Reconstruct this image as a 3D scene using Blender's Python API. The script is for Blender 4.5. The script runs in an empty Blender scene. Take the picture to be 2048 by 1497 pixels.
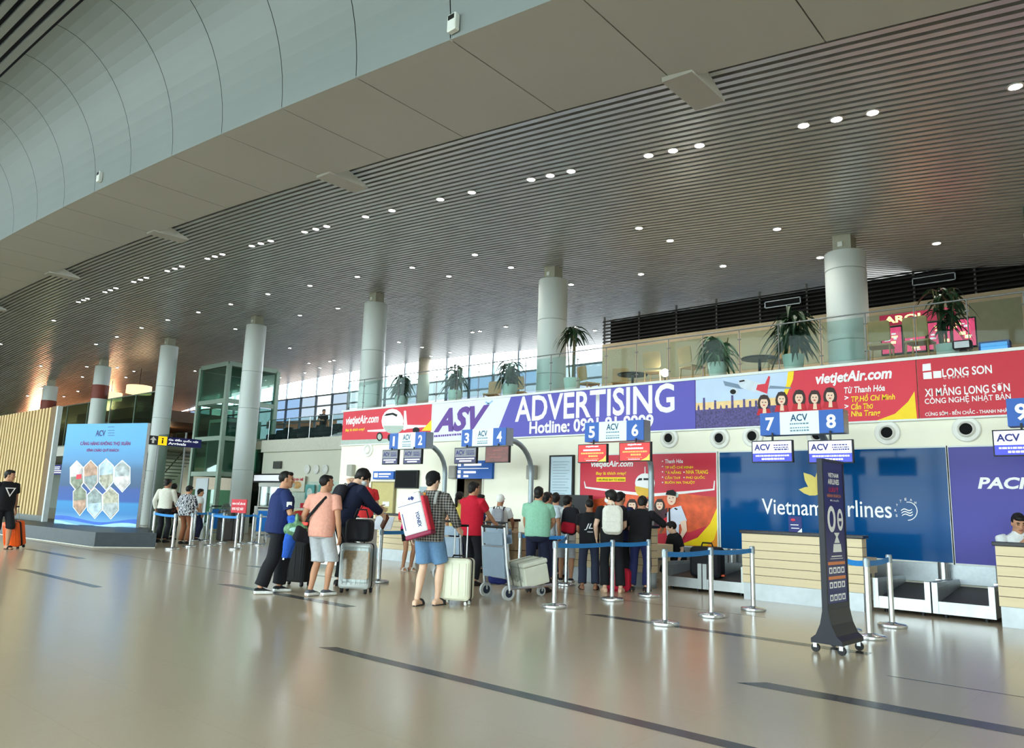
import bpy, math, random
import numpy as np
from mathutils import Vector, Matrix, noise
R_ = math.radians
scn = bpy.context.scene
random.seed(5)
# ------------------------------------------------------------------ camera
# world: X runs along the check-in wall, Y towards it, Z up; the camera stands at the origin
FOC, PX, PY, CAMH = 1500.0, 1024.0, 748.5, 1.3
_up = Vector((276.0, 8508.5, -FOC)).normalized()
_d = Vector((-1764.0, -206.5, -FOC)).normalized()
_x = -_d; _x = (_x - _up * _x.dot(_up)).normalized()
_y = _up.cross(_x)
RM = Matrix((_x, _y, _up))                     # camera axes -> world
CAM = Vector((0, 0, CAMH))
cd = bpy.data.cameras.new('camera'); co = bpy.data.objects.new('camera', cd)
scn.collection.objects.link(co); scn.camera = co
co.matrix_world = Matrix.Translation(CAM) @ RM.to_4x4()
cd.sensor_fit = 'HORIZONTAL'; cd.sensor_width = 36.0; cd.lens = 36.0 * FOC / 2048.0
cd.clip_start = 0.05; cd.clip_end = 500
def ray(px, py): return RM @ Vector((px - PX, -(py - PY), -FOC))
def fl(px, py, z=0.0):                          # point of the level z seen at a pixel
    r = ray(px, py); return CAM + r * ((z - CAMH) / r.z)
def wl(px, py, Y):                              # point of the plane y = Y
    r = ray(px, py); return CAM + r * (Y / r.y)
def zat(p, px, py):                             # height above floor point p of a pixel row
    r = ray(px, py); return CAMH + r.z * math.hypot(p.x, p.y) / math.hypot(r.x, r.y)
# ------------------------------------------------------------------ light
scn.view_settings.view_transform = 'Standard'; scn.view_settings.look = 'None'
scn.view_settings.gamma = 1.0; scn.view_settings.use_curve_mapping = False
scn.view_settings.exposure = 0.22
W = bpy.data.worlds.new('overcast_sky'); scn.world = W; W.use_nodes = True
nt = W.node_tree; bg = nt.nodes['Background']
tc = nt.nodes.new('ShaderNodeTexCoord'); sp = nt.nodes.new('ShaderNodeSeparateXYZ'); cr = nt.nodes.new('ShaderNodeValToRGB')
mp = nt.nodes.new('ShaderNodeMath'); mp.operation = 'MULTIPLY_ADD'; mp.inputs[1].default_value = .5; mp.inputs[2].default_value = .5
nt.links.new(tc.outputs['Generated'], sp.inputs[0]); nt.links.new(sp.outputs[2], mp.inputs[0]); nt.links.new(mp.outputs[0], cr.inputs[0])
cr.color_ramp.elements[0].position = .44; cr.color_ramp.elements[0].color = (.20, .205, .20, 1)
cr.color_ramp.elements[1].position = .52; cr.color_ramp.elements[1].color = (.90, .97, 1.0, 1)
nt.links.new(cr.outputs[0], bg.inputs[0]); bg.inputs[1].default_value = SKY = 11.0
scn.cycles.max_bounces = 8; scn.cycles.diffuse_bounces = 4; scn.cycles.glossy_bounces = 4
scn.cycles.transparent_max_bounces = 16; scn.cycles.transmission_bounces = 4
scn.cycles.sample_clamp_indirect = 6.0; scn.cycles.caustics_reflective = False; scn.cycles.caustics_refractive = False
def portal(x0, x1, z0, z1, y, face):
    L = bpy.data.lights.new('window_daylight', 'AREA'); L.shape = 'RECTANGLE'; L.size = x1 - x0; L.size_y = z1 - z0
    L.cycles.is_portal = True
    o = bpy.data.objects.new('window_daylight', L); scn.collection.objects.link(o)
    o.location = ((x0 + x1) / 2, y, (z0 + z1) / 2); o.rotation_euler = (R_(90 if face > 0 else -90), 0, 0)
portal(-80, 14, .1, 10.5, -7.9, 1)
portal(-62, -8, 4.0, 8.4, 24.9, -1)
# ------------------------------------------------------------------ materials
def lin(c):
    return tuple(((v / 255) / 12.92 if v / 255 <= .04045 else ((v / 255 + .055) / 1.055) ** 2.4) for v in c) + (1,)
MATS = {}
def mat(name, c, rough=.6, metal=0.0, var=.06, sc=8.0, emit=0, coat=0, alpha=None, spec=.28, bump=0, stretch=None):
    if name in MATS: return MATS[name]
    m = bpy.data.materials.new(name); m.use_nodes = True; t = m.node_tree; b = t.nodes['Principled BSDF']; MATS[name] = m
    c = lin(c)
    b.inputs['Roughness'].default_value = rough; b.inputs['Metallic'].default_value = metal
    b.inputs['Specular IOR Level'].default_value = spec; b.inputs['Coat Weight'].default_value = coat
    b.inputs['Base Color'].default_value = c
    if var:
        n = t.nodes.new('ShaderNodeTexNoise'); n.inputs['Scale'].default_value = sc; n.inputs['Detail'].default_value = 4
        co_ = t.nodes.new('ShaderNodeTexCoord'); src = co_.outputs['Object']
        if stretch:
            mm = t.nodes.new('ShaderNodeMapping'); mm.inputs['Scale'].default_value = stretch
            t.links.new(src, mm.inputs[0]); src = mm.outputs[0]
        t.links.new(src, n.inputs['Vector'])
        r = t.nodes.new('ShaderNodeValToRGB'); e = r.color_ramp.elements
        e[0].position = .3; e[1].position = .7
        e[0].color = tuple(v * (1 - var) for v in c[:3]) + (1,); e[1].color = tuple(min(1, v * (1 + var)) for v in c[:3]) + (1,)
        t.links.new(n.outputs['Fac'], r.inputs[0]); t.links.new(r.outputs[0], b.inputs['Base Color'])
        if bump:
            bu = t.nodes.new('ShaderNodeBump'); bu.inputs['Strength'].default_value = bump; bu.inputs['Distance'].default_value = .01
            t.links.new(n.outputs['Fac'], bu.inputs['Height']); t.links.new(bu.outputs[0], b.inputs['Normal'])
    if emit:
        b.inputs['Emission Color'].default_value = c; b.inputs['Emission Strength'].default_value = emit
        if var: t.links.new(r.outputs[0], b.inputs['Emission Color'])
    if alpha is not None: b.inputs['Alpha'].default_value = alpha
    return m
def glass(name, tint, refl=.12, rough=.02):
    if name in MATS: return MATS[name]
    m = bpy.data.materials.new(name); m.use_nodes = True; t = m.node_tree; t.nodes.clear(); MATS[name] = m
    o = t.nodes.new('ShaderNodeOutputMaterial'); mx = t.nodes.new('ShaderNodeMixShader')
    tr = t.nodes.new('ShaderNodeBsdfTransparent'); gl = t.nodes.new('ShaderNodeBsdfGlossy'); fr = t.nodes.new('ShaderNodeLayerWeight'); pw = t.nodes.new('ShaderNodeMath'); pw.operation = 'POWER'; pw.inputs[1].default_value = 5.0; fr.inputs['Blend'].default_value = .5
    ad = t.nodes.new('ShaderNodeMath'); ad.operation = 'ADD'; ad.use_clamp = True; ad.inputs[1].default_value = refl
    tr.inputs[0].default_value = lin(tint); gl.inputs['Roughness'].default_value = rough; gl.inputs[0].default_value = (.9, .95, .95, 1)
    t.links.new(fr.outputs['Facing'], pw.inputs[0]); t.links.new(pw.outputs[0], ad.inputs[0]); t.links.new(ad.outputs[0], mx.inputs[0]); t.links.new(tr.outputs[0], mx.inputs[1])
    t.links.new(gl.outputs[0], mx.inputs[2]); t.links.new(mx.outputs[0], o.inputs[0])
    return m
# ------------------------------------------------------------------ mesh helpers
class MB:
    def __init__(s): s.v = []; s.f = []; s.m = []; s.k = 0; s.T = None
    def vert(s, p):
        p = Vector(p); s.v.append(s.T @ p if s.T else p); return len(s.v) - 1
    def face(s, ids, m=None): s.f.append(tuple(ids)); s.m.append(s.k if m is None else m)
    def poly(s, pts, m=None): s.face([s.vert(p) for p in pts], m)
    def box(s, x0, x1, y0, y1, z0, z1, m=None):
        i = [s.vert(p) for p in ((x0, y0, z0), (x1, y0, z0), (x1, y1, z0), (x0, y1, z0), (x0, y0, z1), (x1, y0, z1), (x1, y1, z1), (x0, y1, z1))]
        for q in ((3, 2, 1, 0), (4, 5, 6, 7), (0, 1, 5, 4), (1, 2, 6, 5), (2, 3, 7, 6), (3, 0, 4, 7)): s.face([i[k] for k in q], m)
        return s
    def rbox(s, x0, x1, y0, y1, z0, z1, r=.01, m=None, n=4):          # rounded in x-z outline, prism along y, with softened ends
        o = []
        for cx, cz, a0 in ((x1 - r, z1 - r, 0), (x0 + r, z1 - r, 90), (x0 + r, z0 + r, 180), (x1 - r, z0 + r, 270)):
            for k in range(n + 1):
                a = R_(a0 + 90 * k / n); o.append((cx + r * math.cos(a), cz + r * math.sin(a)))
        e = min(r * .5, (y1 - y0) * .3); cx, cz = (x0 + x1) / 2, (z0 + z1) / 2
        fx = 1 - 2 * e / (x1 - x0); fz = 1 - 2 * e / (z1 - z0)
        def ring(y, a): return [(cx + (p[0] - cx) * (fx if a else 1), y, cz + (p[1] - cz) * (fz if a else 1)) for p in o]
        s.loft([ring(y0, 1), ring(y0 + e, 0), ring(y1 - e, 0), ring(y1, 1)], m); return s
    def loft(s, rings, m=None, cap=True, close=True):
        R = [[s.vert(p) for p in r] for r in rings]; n = len(R[0])
        for a, b in zip(R, R[1:]):
            for i in range(n if close else n - 1):
                j = (i + 1) % n; s.face((a[i], a[j], b[j], b[i]), m)
        if cap: s.face(R[0][::-1], m); s.face(R[-1], m)
        return s
    def cyl(s, p0, p1, r0, r1=None, n=12, m=None, cap=True): return s.tube([p0, p1], [r0, r0 if r1 is None else r1], n, m, cap)
    def tube(s, pts, r, n=8, m=None, cap=True, flat=None, hint=None):
        pts = [Vector(p) for p in pts]; k = len(pts); r = r if isinstance(r, (list, tuple)) else [r] * k
        t0 = (pts[1] - pts[0]).normalized(); u = Vector(hint) if hint else (Vector((0, 0, 1)) if abs(t0.z) < .9 else Vector((1, 0, 0)))
        rings = []
        for i, p in enumerate(pts):
            t = (pts[min(i + 1, k - 1)] - pts[max(i - 1, 0)]).normalized()
            a = u - t * u.dot(t)
            a = a.normalized() if a.length > 1e-5 else t.orthogonal().normalized()
            b = t.cross(a); u = a
            ra, rb = r[i] if isinstance(r[i], (tuple, list)) else (r[i], r[i])
            if flat: rb = ra * flat
            rings.append([p + a * (ra * math.sin(2 * math.pi * q / n)) + b * (rb * math.cos(2 * math.pi * q / n)) for q in range(n)])
        return s.loft(rings, m, cap)
    def lathe(s, prof, c=(0, 0, 0), n=24, m=None, cap=True):
        c = Vector(c)
        return s.loft([[c + Vector((r * math.cos(2 * math.pi * q / n), r * math.sin(2 * math.pi * q / n), z)) for q in range(n)] for r, z in prof], m, cap)
    def ell(s, c, r, n=14, h=9, m=None, rot=None):
        c = Vector(c); rings = []
        for i in range(h):
            a = math.pi * (.04 + .92 * i / (h - 1)) - math.pi / 2
            ring = [Vector((r[0] * math.cos(a) * math.cos(2 * math.pi * q / n), r[1] * math.cos(a) * math.sin(2 * math.pi * q / n), r[2] * math.sin(a))) for q in range(n)]
            rings.append([c + (rot @ p if rot else p) for p in ring])
        return s.loft(rings, m)
    def prism(s, pts, vec, m=None):                                   # closed outline swept along vec
        v = Vector(vec); A = [Vector(p) for p in pts]
        return s.loft([A, [p + v for p in A]], m)
    def mesh(s, name):
        me = bpy.data.meshes.new(name); me.from_pydata([tuple(p) for p in s.v], [], s.f); return me
    def build(s, name, mats, parent=None, smooth=False, loc=None, fix=True):
        me = s.mesh(name)
        for q in (mats if isinstance(mats, (list, tuple)) else [mats]): me.materials.append(q)
        if s.m and max(s.m): me.polygons.foreach_set('material_index', s.m)
        if fix:
            import bmesh
            b = bmesh.new(); b.from_mesh(me); bmesh.ops.recalc_face_normals(b, faces=b.faces); b.to_mesh(me); b.free()
        if smooth:
            me.polygons.foreach_set('use_smooth', [True] * len(me.polygons))
            me.set_sharp_from_angle(angle=R_(smooth if smooth > 1 else 50))
        return put(me, name, parent, loc)
def put(me, name, parent=None, loc=None):
    o = bpy.data.objects.new(name, me); scn.collection.objects.link(o)
    if parent: o.parent = parent
    if loc is not None: o.location = loc
    return o
def tag(o, label, cat, group=None, kind=None):
    o['label'] = label; o['category'] = cat
    if group: o['group'] = group
    if kind: o['kind'] = kind
    return o
def thing(name, label, cat, loc=(0, 0, 0), rz=0, group=None):
    o = bpy.data.objects.new(name, None); scn.collection.objects.link(o); o.empty_display_size = .1
    o.location = loc; o.rotation_euler = (0, 0, rz); return tag(o, label, cat, group)
def struct(o): o['kind'] = 'structure'; return o
def copy_tree(o, parent=None):
    c = o.copy(); scn.collection.objects.link(c)
    if parent: c.parent = parent
    for ch in list(o.children): copy_tree(ch, c)
    return c
def evalmesh(o):
    dg = bpy.context.evaluated_depsgraph_get(); me = bpy.data.meshes.new_from_object(o.evaluated_get(dg)); return me
def textmesh(s, bold=0.0, shear=0.0, spacing=1.0):
    cu = bpy.data.curves.new('lettering', 'FONT'); cu.body = s; cu.size = 1; cu.offset = bold; cu.shear = shear; cu.space_character = spacing
    cu.resolution_u = 3; cu.align_x = 'LEFT'
    o = bpy.data.objects.new('lettering', cu); scn.collection.objects.link(o)
    me = evalmesh(o); bpy.data.objects.remove(o); bpy.data.curves.remove(cu)
    return me
def lettering(s, m, parent, box, y, bold=0.0, shear=0.0, name='lettering', fit=True, spacing=1.0, rot=None, org=None):
    """letters filling box (x0,x1,z0,z1) of the plane y (facing -Y); rot: matrix placing that plane"""
    me = textmesh(s, bold, shear, spacing); n = len(me.vertices)
    if not n: return None
    c = np.empty(n * 3); me.vertices.foreach_get('co', c); c = c.reshape(-1, 3)
    lo = c.min(0); hi = c.max(0); x0, x1, z0, z1 = box
    out = np.empty_like(c); out[:, 0] = x0 + (c[:, 0] - lo[0]) / (hi[0] - lo[0]) * (x1 - x0)
    out[:, 2] = z0 + (c[:, 1] - lo[1]) / (hi[1] - lo[1]) * (z1 - z0); out[:, 1] = y
    me.vertices.foreach_set('co', out.reshape(-1)); me.materials.clear(); me.materials.append(m); me.update()
    if rot: me.transform(rot)
    return put(me, name, parent)
# ------------------------------------------------------------------ the building
def zc(x): return 8.2 - .00226 * (x + 30) ** 2          # underside of the arched ceiling
WY = 13.3; L2 = 3.86                                     # check-in wall, upper floor level
CREAM = mat('cream_wall_paint', (243, 240, 222), .55, var=.02, sc=2)
CREAM2 = mat('pale_wall_paint', (222, 221, 205), .6, var=.02, sc=2)
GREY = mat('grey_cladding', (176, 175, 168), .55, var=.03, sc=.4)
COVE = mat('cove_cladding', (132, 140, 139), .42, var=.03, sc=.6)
DARK = mat('dark_void', (14, 15, 16), .9, var=.1)
SLAT = mat('aluminium_slat', (196, 198, 198), .34, .6, var=.05, sc=3)
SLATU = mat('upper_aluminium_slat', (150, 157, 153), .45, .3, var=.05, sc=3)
STEEL = mat('brushed_steel', (196, 198, 198), .30, .95, var=.05, sc=30, stretch=(1, 1, .05))
STEEL2 = mat('dull_steel', (158, 164, 168), .42, .8, var=.06, sc=20)
WHITEM = mat('white_metal', (226, 230, 226), .4, var=.02)
BLACK = mat('black_plastic', (20, 20, 22), .45, var=.1)
INK = mat('black_print', (18, 18, 20), .6, var=0)
# floor: polished beige stone with inlaid dark strips
fm = bpy.data.materials.new('polished_stone_floor'); fm.use_nodes = True; t = fm.node_tree; b = t.nodes['Principled BSDF']
tcn = t.nodes.new('ShaderNodeTexCoord'); br = t.nodes.new('ShaderNodeTexBrick'); nz = t.nodes.new('ShaderNodeTexNoise'); mx = t.nodes.new('ShaderNodeMix')
mx.data_type = 'RGBA'; mx.blend_type = 'MULTIPLY'; mx.inputs[0].default_value = .5
t.links.new(tcn.outputs['Object'], br.inputs['Vector']); t.links.new(tcn.outputs['Object'], nz.inputs['Vector'])
br.inputs['Scale'].default_value = 1; br.inputs['Brick Width'].default_value = 1.2; br.inputs['Row Height'].default_value = .6; br.offset = 0
br.inputs['Mortar Size'].default_value = .002
br.inputs['Color1'].default_value = lin((198, 180, 155)); br.inputs['Color2'].default_value = lin((196, 178, 153)); br.inputs['Mortar'].default_value = lin((189, 171, 147))
nz.inputs['Scale'].default_value = 60; nz.inputs['Detail'].default_value = 5
rp = t.nodes.new('ShaderNodeValToRGB'); rp.color_ramp.elements[0].color = (.8, .8, .8, 1); rp.color_ramp.elements[1].color = (1, 1, 1, 1)
t.links.new(nz.outputs['Fac'], rp.inputs[0]); t.links.new(br.outputs['Color'], mx.inputs[6]); t.links.new(rp.outputs[0], mx.inputs[7])
t.links.new(mx.outputs[2], b.inputs['Base Color']); b.inputs['Roughness'].default_value = .2; b.inputs['Specular IOR Level'].default_value = .5
STRIP = mat('dark_floor_inlay', (72, 72, 70), .25, var=.15, sc=3)
g = MB(); g.box(-82, 14, -8.4, 25, -.3, 0, 0)
def strip(x0, x1, y, w=.16): g.poly([(x0, y, .0012), (x1, y, .0012), (x1, y + w, .0012), (x0 + w * .8, y + w, .0012)], 1)
for x0, x1, y, w in ((-5.87, 3, 4.24, .13), (-14.7, -11.4, 4.42, .13), (-23.6, -20.4, 4.42, .13), (-2.66, 4, 5.85, .2), (-10.95, -7.8, 6.0, .17), (-19.6, -16.4, 6.0, .17),
                     (-5.62, -2.3, 8.0, .16), (1, 4, 8.0, .16), (-13.6, -10.9, 8.0, .16), (-1.9, .6, 7.1, .02), (-9, -4, 9.7, .015), (-24, -12, 7.1, .015)): strip(x0, x1, y, w)
struct(g.build('floor', [fm, STRIP]))
# ceiling: aluminium slats along X over a dark void
SX = [-5.9 + 1.8 * k for k in range(-42, 11)]
g = MB()
y = 7.62
while y < 24.5:
    for a, b_ in zip(SX, SX[1:]):
        za, zb = zc(a), zc(b_)
        i = [g.vert(p) for p in ((a, y, za), (b_, y, zb), (b_, y + .085, zb), (a, y + .085, za), (a, y, za + .06), (b_, y, zb + .06), (b_, y + .085, zb + .06), (a, y + .085, za + .06))]
        g.face((i[0], i[3], i[2], i[1]), 0); g.face((i[0], i[1], i[5], i[4]), 0); g.face((i[2], i[3], i[7], i[6]), 0)
    y += .15
for a, b_ in zip(SX, SX[1:]): g.poly([(a, 7.4, zc(a) + .16), (b_, 7.4, zc(b_) + .16), (b_, 24.75, zc(b_) + .16), (a, 24.75, zc(a) + .16)], 1)
struct(g.build('ceiling', [SLAT, DARK], fix=False))
# the deep curved bulkhead between the two ceilings
def zb(x): return zc(x) - .2
g = MB()
prof = [(5.5 - 1.6 * (1 - math.cos(R_(a))), 2.4 * math.sin(R_(a))) for a in range(0, 91, 6)]
for a, b_ in zip(SX, SX[1:]):
    a_, bb = a + .008, b_ - .008
    i = [g.vert(p) for p in ((a_, 5.5, zb(a)), (bb, 5.5, zb(b_)), (bb, 7.56, zb(b_)), (a_, 7.56, zb(a)), (a_, 5.5, zb(a) + .03), (bb, 5.5, zb(b_) + .03), (bb, 7.56, zb(b_) + .25), (a_, 7.56, zb(a) + .25))]
    for q in ((0, 3, 2, 1), (2, 3, 7, 6), (0, 4, 7, 3), (1, 2, 6, 5)): g.face([i[k] for k in q], 0)
    for (y0, h0), (y1, h1) in zip(prof, prof[1:]):
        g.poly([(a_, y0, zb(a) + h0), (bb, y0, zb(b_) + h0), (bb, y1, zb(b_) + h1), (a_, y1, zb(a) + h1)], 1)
    g.poly([(a, 5.55, zb(a) + .03), (b_, 5.55, zb(b_) + .03), (b_, 7.5, zb(b_) + .03), (a, 7.5, zb(a) + .03)], 2)
    for (y0, h0), (y1, h1) in zip(prof, prof[1:]):
        g.poly([(a, y0 + .03, zb(a) + h0 + .03), (b_, y0 + .03, zb(b_) + h0 + .03), (b_, y1 + .03, zb(b_) + h1 + .03), (a, y1 + .03, zb(a) + h1 + .03)], 2)
o = g.build('trim_1', [GREY, COVE, DARK], smooth=40, fix=False); struct(o)
g = MB()                                                # upper slatted ceiling over the front of the hall
y = 3.84
while y > -8.2:
    for a, b_ in zip(SX, SX[1:]):
        za, zb_ = zb(a) + 2.37, zb(b_) + 2.37
        i = [g.vert(p) for p in ((a, y, za), (b_, y, zb_), (b_, y - .13, zb_), (a, y - .13, za), (a, y, za + .06), (b_, y, zb_ + .06), (b_, y - .13, zb_ + .06), (a, y - .13, za + .06))]
        g.face((i[0], i[1], i[2], i[3]), 0); g.face((i[0], i[4], i[5], i[1]), 0); g.face((i[2], i[6], i[7], i[3]), 0)
    y -= .22
for a, b_ in zip(SX, SX[1:]): g.poly([(a, 4.1, zb(a) + 2.62), (b_, 4.1, zb(b_) + 2.62), (b_, -8.4, zb(b_) + 2.62), (a, -8.4, zb(a) + 2.62)], 1)
struct(g.build('ceiling_upper', [SLATU, DARK], fix=False))
# fins where the roof trusses meet the slats
for k in range(-1, 6):
    x = -3.78 - 7.2 * k; g = MB(); z0 = zb(x)
    g.prism([(x, 7.42, z0 - .03), (x, 7.42, z0 + .19), (x, 7.8, z0 + .19), (x, 8.3, z0 + .03), (x, 8.3, z0 - .01)], (-.4, 0, .01))
    where = ['above the zone past counter 10', 'over the desk numbered 8', 'over counters 5 and 6', 'over counters 1 and 2', 'over the blue exhibition board', 'beyond the glass lift', 'at the far dim end of the hall'][k + 1]
    for i_, f_ in enumerate(g.f): g.m[i_] = 1 if all(abs(g.v[q].x - x) < .002 for q in f_) else 0
    tag(g.build('ceiling_fin', [GREY, WHITEM]), 'white wedge fin where bulkhead meets slatted ceiling, ' + where, 'ceiling fin', 'white fins along the bulkhead')
# front facade behind the camera: glazed, seen only as daylight and reflections
g = MB()
for k in range(33): x = -82 + 3 * k; g.box(x - .09, x + .09, -8.2, -7.95, 0, zb(x) + 2.4 if x < 13 else 6)
for z in (.1, 2.8, 5.6, 8.2): g.box(-82, 14, -8.15, -8.0, z - .06, z + .06)
struct(g.build('window_1', mat('facade_frame', (120, 126, 128), .4, .4)))
g = MB(); g.poly([(-82, -8.08, 0), (14, -8.08, 0), (14, -8.08, 10.6), (-82, -8.08, 10.6)])
o = g.build('window_1_glass', glass('facade_glass', (232, 244, 242), .02)); struct(o); o.parent = bpy.data.objects['window_1']
g = MB(); g.box(-160, 90, -120, -8.45, -.45, -.25); struct(g.build('ground_outside', mat('forecourt_concrete', (150, 148, 142), .8)))
g = MB()                                                 # dark roofs of the drop-off canopy seen mirrored in the glossy panels
for k in range(8): x = -70 + 11 * k; g.cyl((x, -16, -.3), (x, -16, 6.4), .35, n=16)
g.box(-85, 20, -21, -11, 6.4, 7.0)
struct(g.build('canopy_outside', mat('canopy_grey', (120, 124, 126), .6)))
# end walls
g = MB(); g.box(13.6, 14, -8.4, 25, 0, 11); struct(g.build('wall_east', CREAM2))
g = MB(); g.box(-82.4, -82, -8.4, 25, 0, 11); struct(g.build('wall_west', mat('far_end_cladding', (120, 84, 62), .5)))
# check-in wall with a doorway
dx0, dx1, dz = wl(915, 960, WY).x, wl(965, 960, WY).x, 1.93
WX = wl(683, 900, WY).x
g = MB(); g.box(WX, dx0, WY, WY + .25, 0, L2); g.box(dx1, 9, WY, WY + .25, 0, L2); g.box(dx0, dx1, WY, WY + .25, dz, L2)
g.box(WX, WX + .25, WY + .25, 18.7, 0, L2)
struct(g.build('wall_check_in', CREAM))
g = MB(); g.box(dx0 - .6, dx1 + .6, WY + 1.3, WY + 1.4, 0, 2.4, 0); g.box(dx0 - .1, dx0, WY + .25, WY + 1.3, 0, 2.4, 0); g.box(dx1, dx1 + .1, WY + .25, WY + 1.3, 0, 2.4, 0); g.box(dx0 - .1, dx1 + .1, WY + .25, WY + 1.4, 2.4, 2.45)
struct(g.build('wall_alcove', mat('alcove_paint', (196, 180, 160), .6)))
g = MB(); fr = .05
g.box(dx0 - fr, dx0, WY - .02, WY + .25, 0, dz + fr); g.box(dx1, dx1 + fr, WY - .02, WY + .25, 0, dz + fr); g.box(dx0, dx1, WY - .02, WY + .25, dz, dz + fr)
struct(g.build('door_1', mat('door_frame_grey', (205, 203, 192), .5)))
# upper floor
SL = mat('slab_edge', (214, 213, 205), .6)
g = MB(); g.box(WX, 13.6, WY + .02, 24.9, L2 - .01, L2 + .02); g.box(WX, 13.6, WY + .26, 24.9, L2 - .35, L2 - .01); g.box(-32, WX, 18.7, 24.9, L2 - .35, L2 + .02); g.box(-82, -36.8, 16.4, 24.9, L2 - .35, L2 + .02); g.box(-36.8, -32, 20, 24.9, L2 - .35, L2 + .02)
struct(g.build('floor_upper', mat('upper_floor_tile', (150, 140, 122), .35)))
g = MB(); g.box(-31.2, WX + .05, 18.75, 19, 0, 3.36, 0); g.box(-31.2, WX + .05, 18.62, 19, 3.36, L2 + .04, 1); g.box(-31.2, WX, 18.72, 18.76, 0, 2.05, 2)
struct(g.build('wall_recess', [CREAM2, mat('fascia_paint', (214, 212, 198), .6), mat('pale_green_panel', (198, 212, 198), .35)]))
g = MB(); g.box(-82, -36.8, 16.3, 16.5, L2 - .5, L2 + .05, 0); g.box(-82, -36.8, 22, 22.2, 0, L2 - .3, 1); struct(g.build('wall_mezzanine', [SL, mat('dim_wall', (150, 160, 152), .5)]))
# far windows of the upper floor
MUL = mat('window_mullion', (120, 130, 140), .45, .3)
g = MB(); y = 24.6
xs = [-60 + 1.5 * k for k in range(36)]
for x in xs: g.box(x - .035, x + .035, y, y + .12, L2, zc(x) + .1)
for z in (L2 + .05, 4.8, 5.65, 6.5, 7.1): g.box(-60, -7.5, y, y + .1, z - .035, z + .035)
w2 = struct(g.build('window_2', MUL))
pb = glass('blue_tinted_pane', (50, 62, 76), .03); pg = glass('grey_tinted_pane', (64, 70, 76), .03); pl = glass('pale_tinted_pane', (84, 86, 88), .03); pc = glass('clear_pane', (250, 252, 255), .03)
g = MB(); rr = random.Random(3)
for a, b_ in zip(xs, xs[1:]):
    c = rr.choice((0, 1, 1, 2, 2, 2))
    for z0, z1 in ((L2, 4.8), (4.8, 5.65), (5.65, 6.5), (6.5, 7.1)):
        g.poly([(a, y + .05, z0), (b_, y + .05, z0), (b_, y + .05, z1), (a, y + .05, z1)], c if rr.random() < .75 else rr.choice((0, 1, 2)))
    g.poly([(a, y + .05, 7.1), (b_, y + .05, 7.1), (b_, y + .05, zc(b_) + .1), (a, y + .05, zc(a) + .1)], 3)
o = g.build('window_2_pane', [pb, pg, pl, pc], fix=False); struct(o); o.parent = w2
g = MB()
for x in (-41.6, -26.5, -14.2): g.cyl((x, 24.1, L2), (x, 24.1, zc(x)), .28, n=20)
struct(g.build('trim_2', mat('far_column_paint', (190, 180, 160), .5)))
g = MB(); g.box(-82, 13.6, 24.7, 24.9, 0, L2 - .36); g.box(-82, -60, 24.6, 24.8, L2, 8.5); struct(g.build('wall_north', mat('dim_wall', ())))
# brown cafe wall of the upper floor with louvers above it
BEI = mat('cafe_wall_paint', (172, 155, 127), .6)
g = MB(); g.box(-11.8, 13.6, 17.5, 17.7, L2, 5.93, 0); g.box(-11.8, -11.6, 17.7, 24.6, L2, 5.93, 0); g.box(-11.6, 13.6, 17.72, 20, 5.7, 5.9, 0)
struct(g.build('wall_cafe', BEI))
LOU = mat('louver_bronze', (82, 80, 78), .4, .5)
g = MB()
for k in range(7):
    z = 5.98 + .1 * k
    g.poly([(-11.8, 17.5, z), (-1.4, 17.5, z), (-1.4, 17.56, z + .055), (-11.8, 17.56, z + .055)], 0)
    g.poly([(-11.8, 17.56, z + .055), (-1.4, 17.56, z + .055), (-1.4, 17.56, z + .04), (-11.8, 17.5, z - .012)], 0)
for k in range(9): g.box(-11.8 + 1.15 * k, -11.76 + 1.15 * k, 17.56, 17.6, 5.93, 6.75, 0)
g.box(-11.6, -1.4, 17.62, 17.66, 5.95, 6.6, 1)
o = g.build('louver_screen', [LOU, DARK], fix=False); o.name = 'trim_4'; struct(o)
for px0, px1, py0, py1, w in ((1825, 1912, 560, 572, 'largest, below the long slatted stretch'), (1530, 1602, 605, 618, 'just beside the big column')):
    p, q = wl(px0, py1, 17.44), wl(px1, py0, 17.44); g = MB()
    z0, z1 = min(p.z, q.z) - .0, min(p.z, q.z) + .17
    g.box(p.x, q.x, 17.42, 17.47, z0, z0 + .02); g.box(p.x, q.x, 17.42, 17.47, z1 - .02, z1); g.box(p.x, p.x + .02, 17.42, 17.47, z0, z1); g.box(q.x - .02, q.x, 17.42, 17.47, z0, z1); g.box(p.x, q.x, 17.46, 17.49, z0, z1, 1)
    tag(g.build('air_grille', [STEEL2, DARK]), 'framed rectangular air grille set in the louvers, ' + w, 'air grille', 'air grilles in the louvers')
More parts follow.
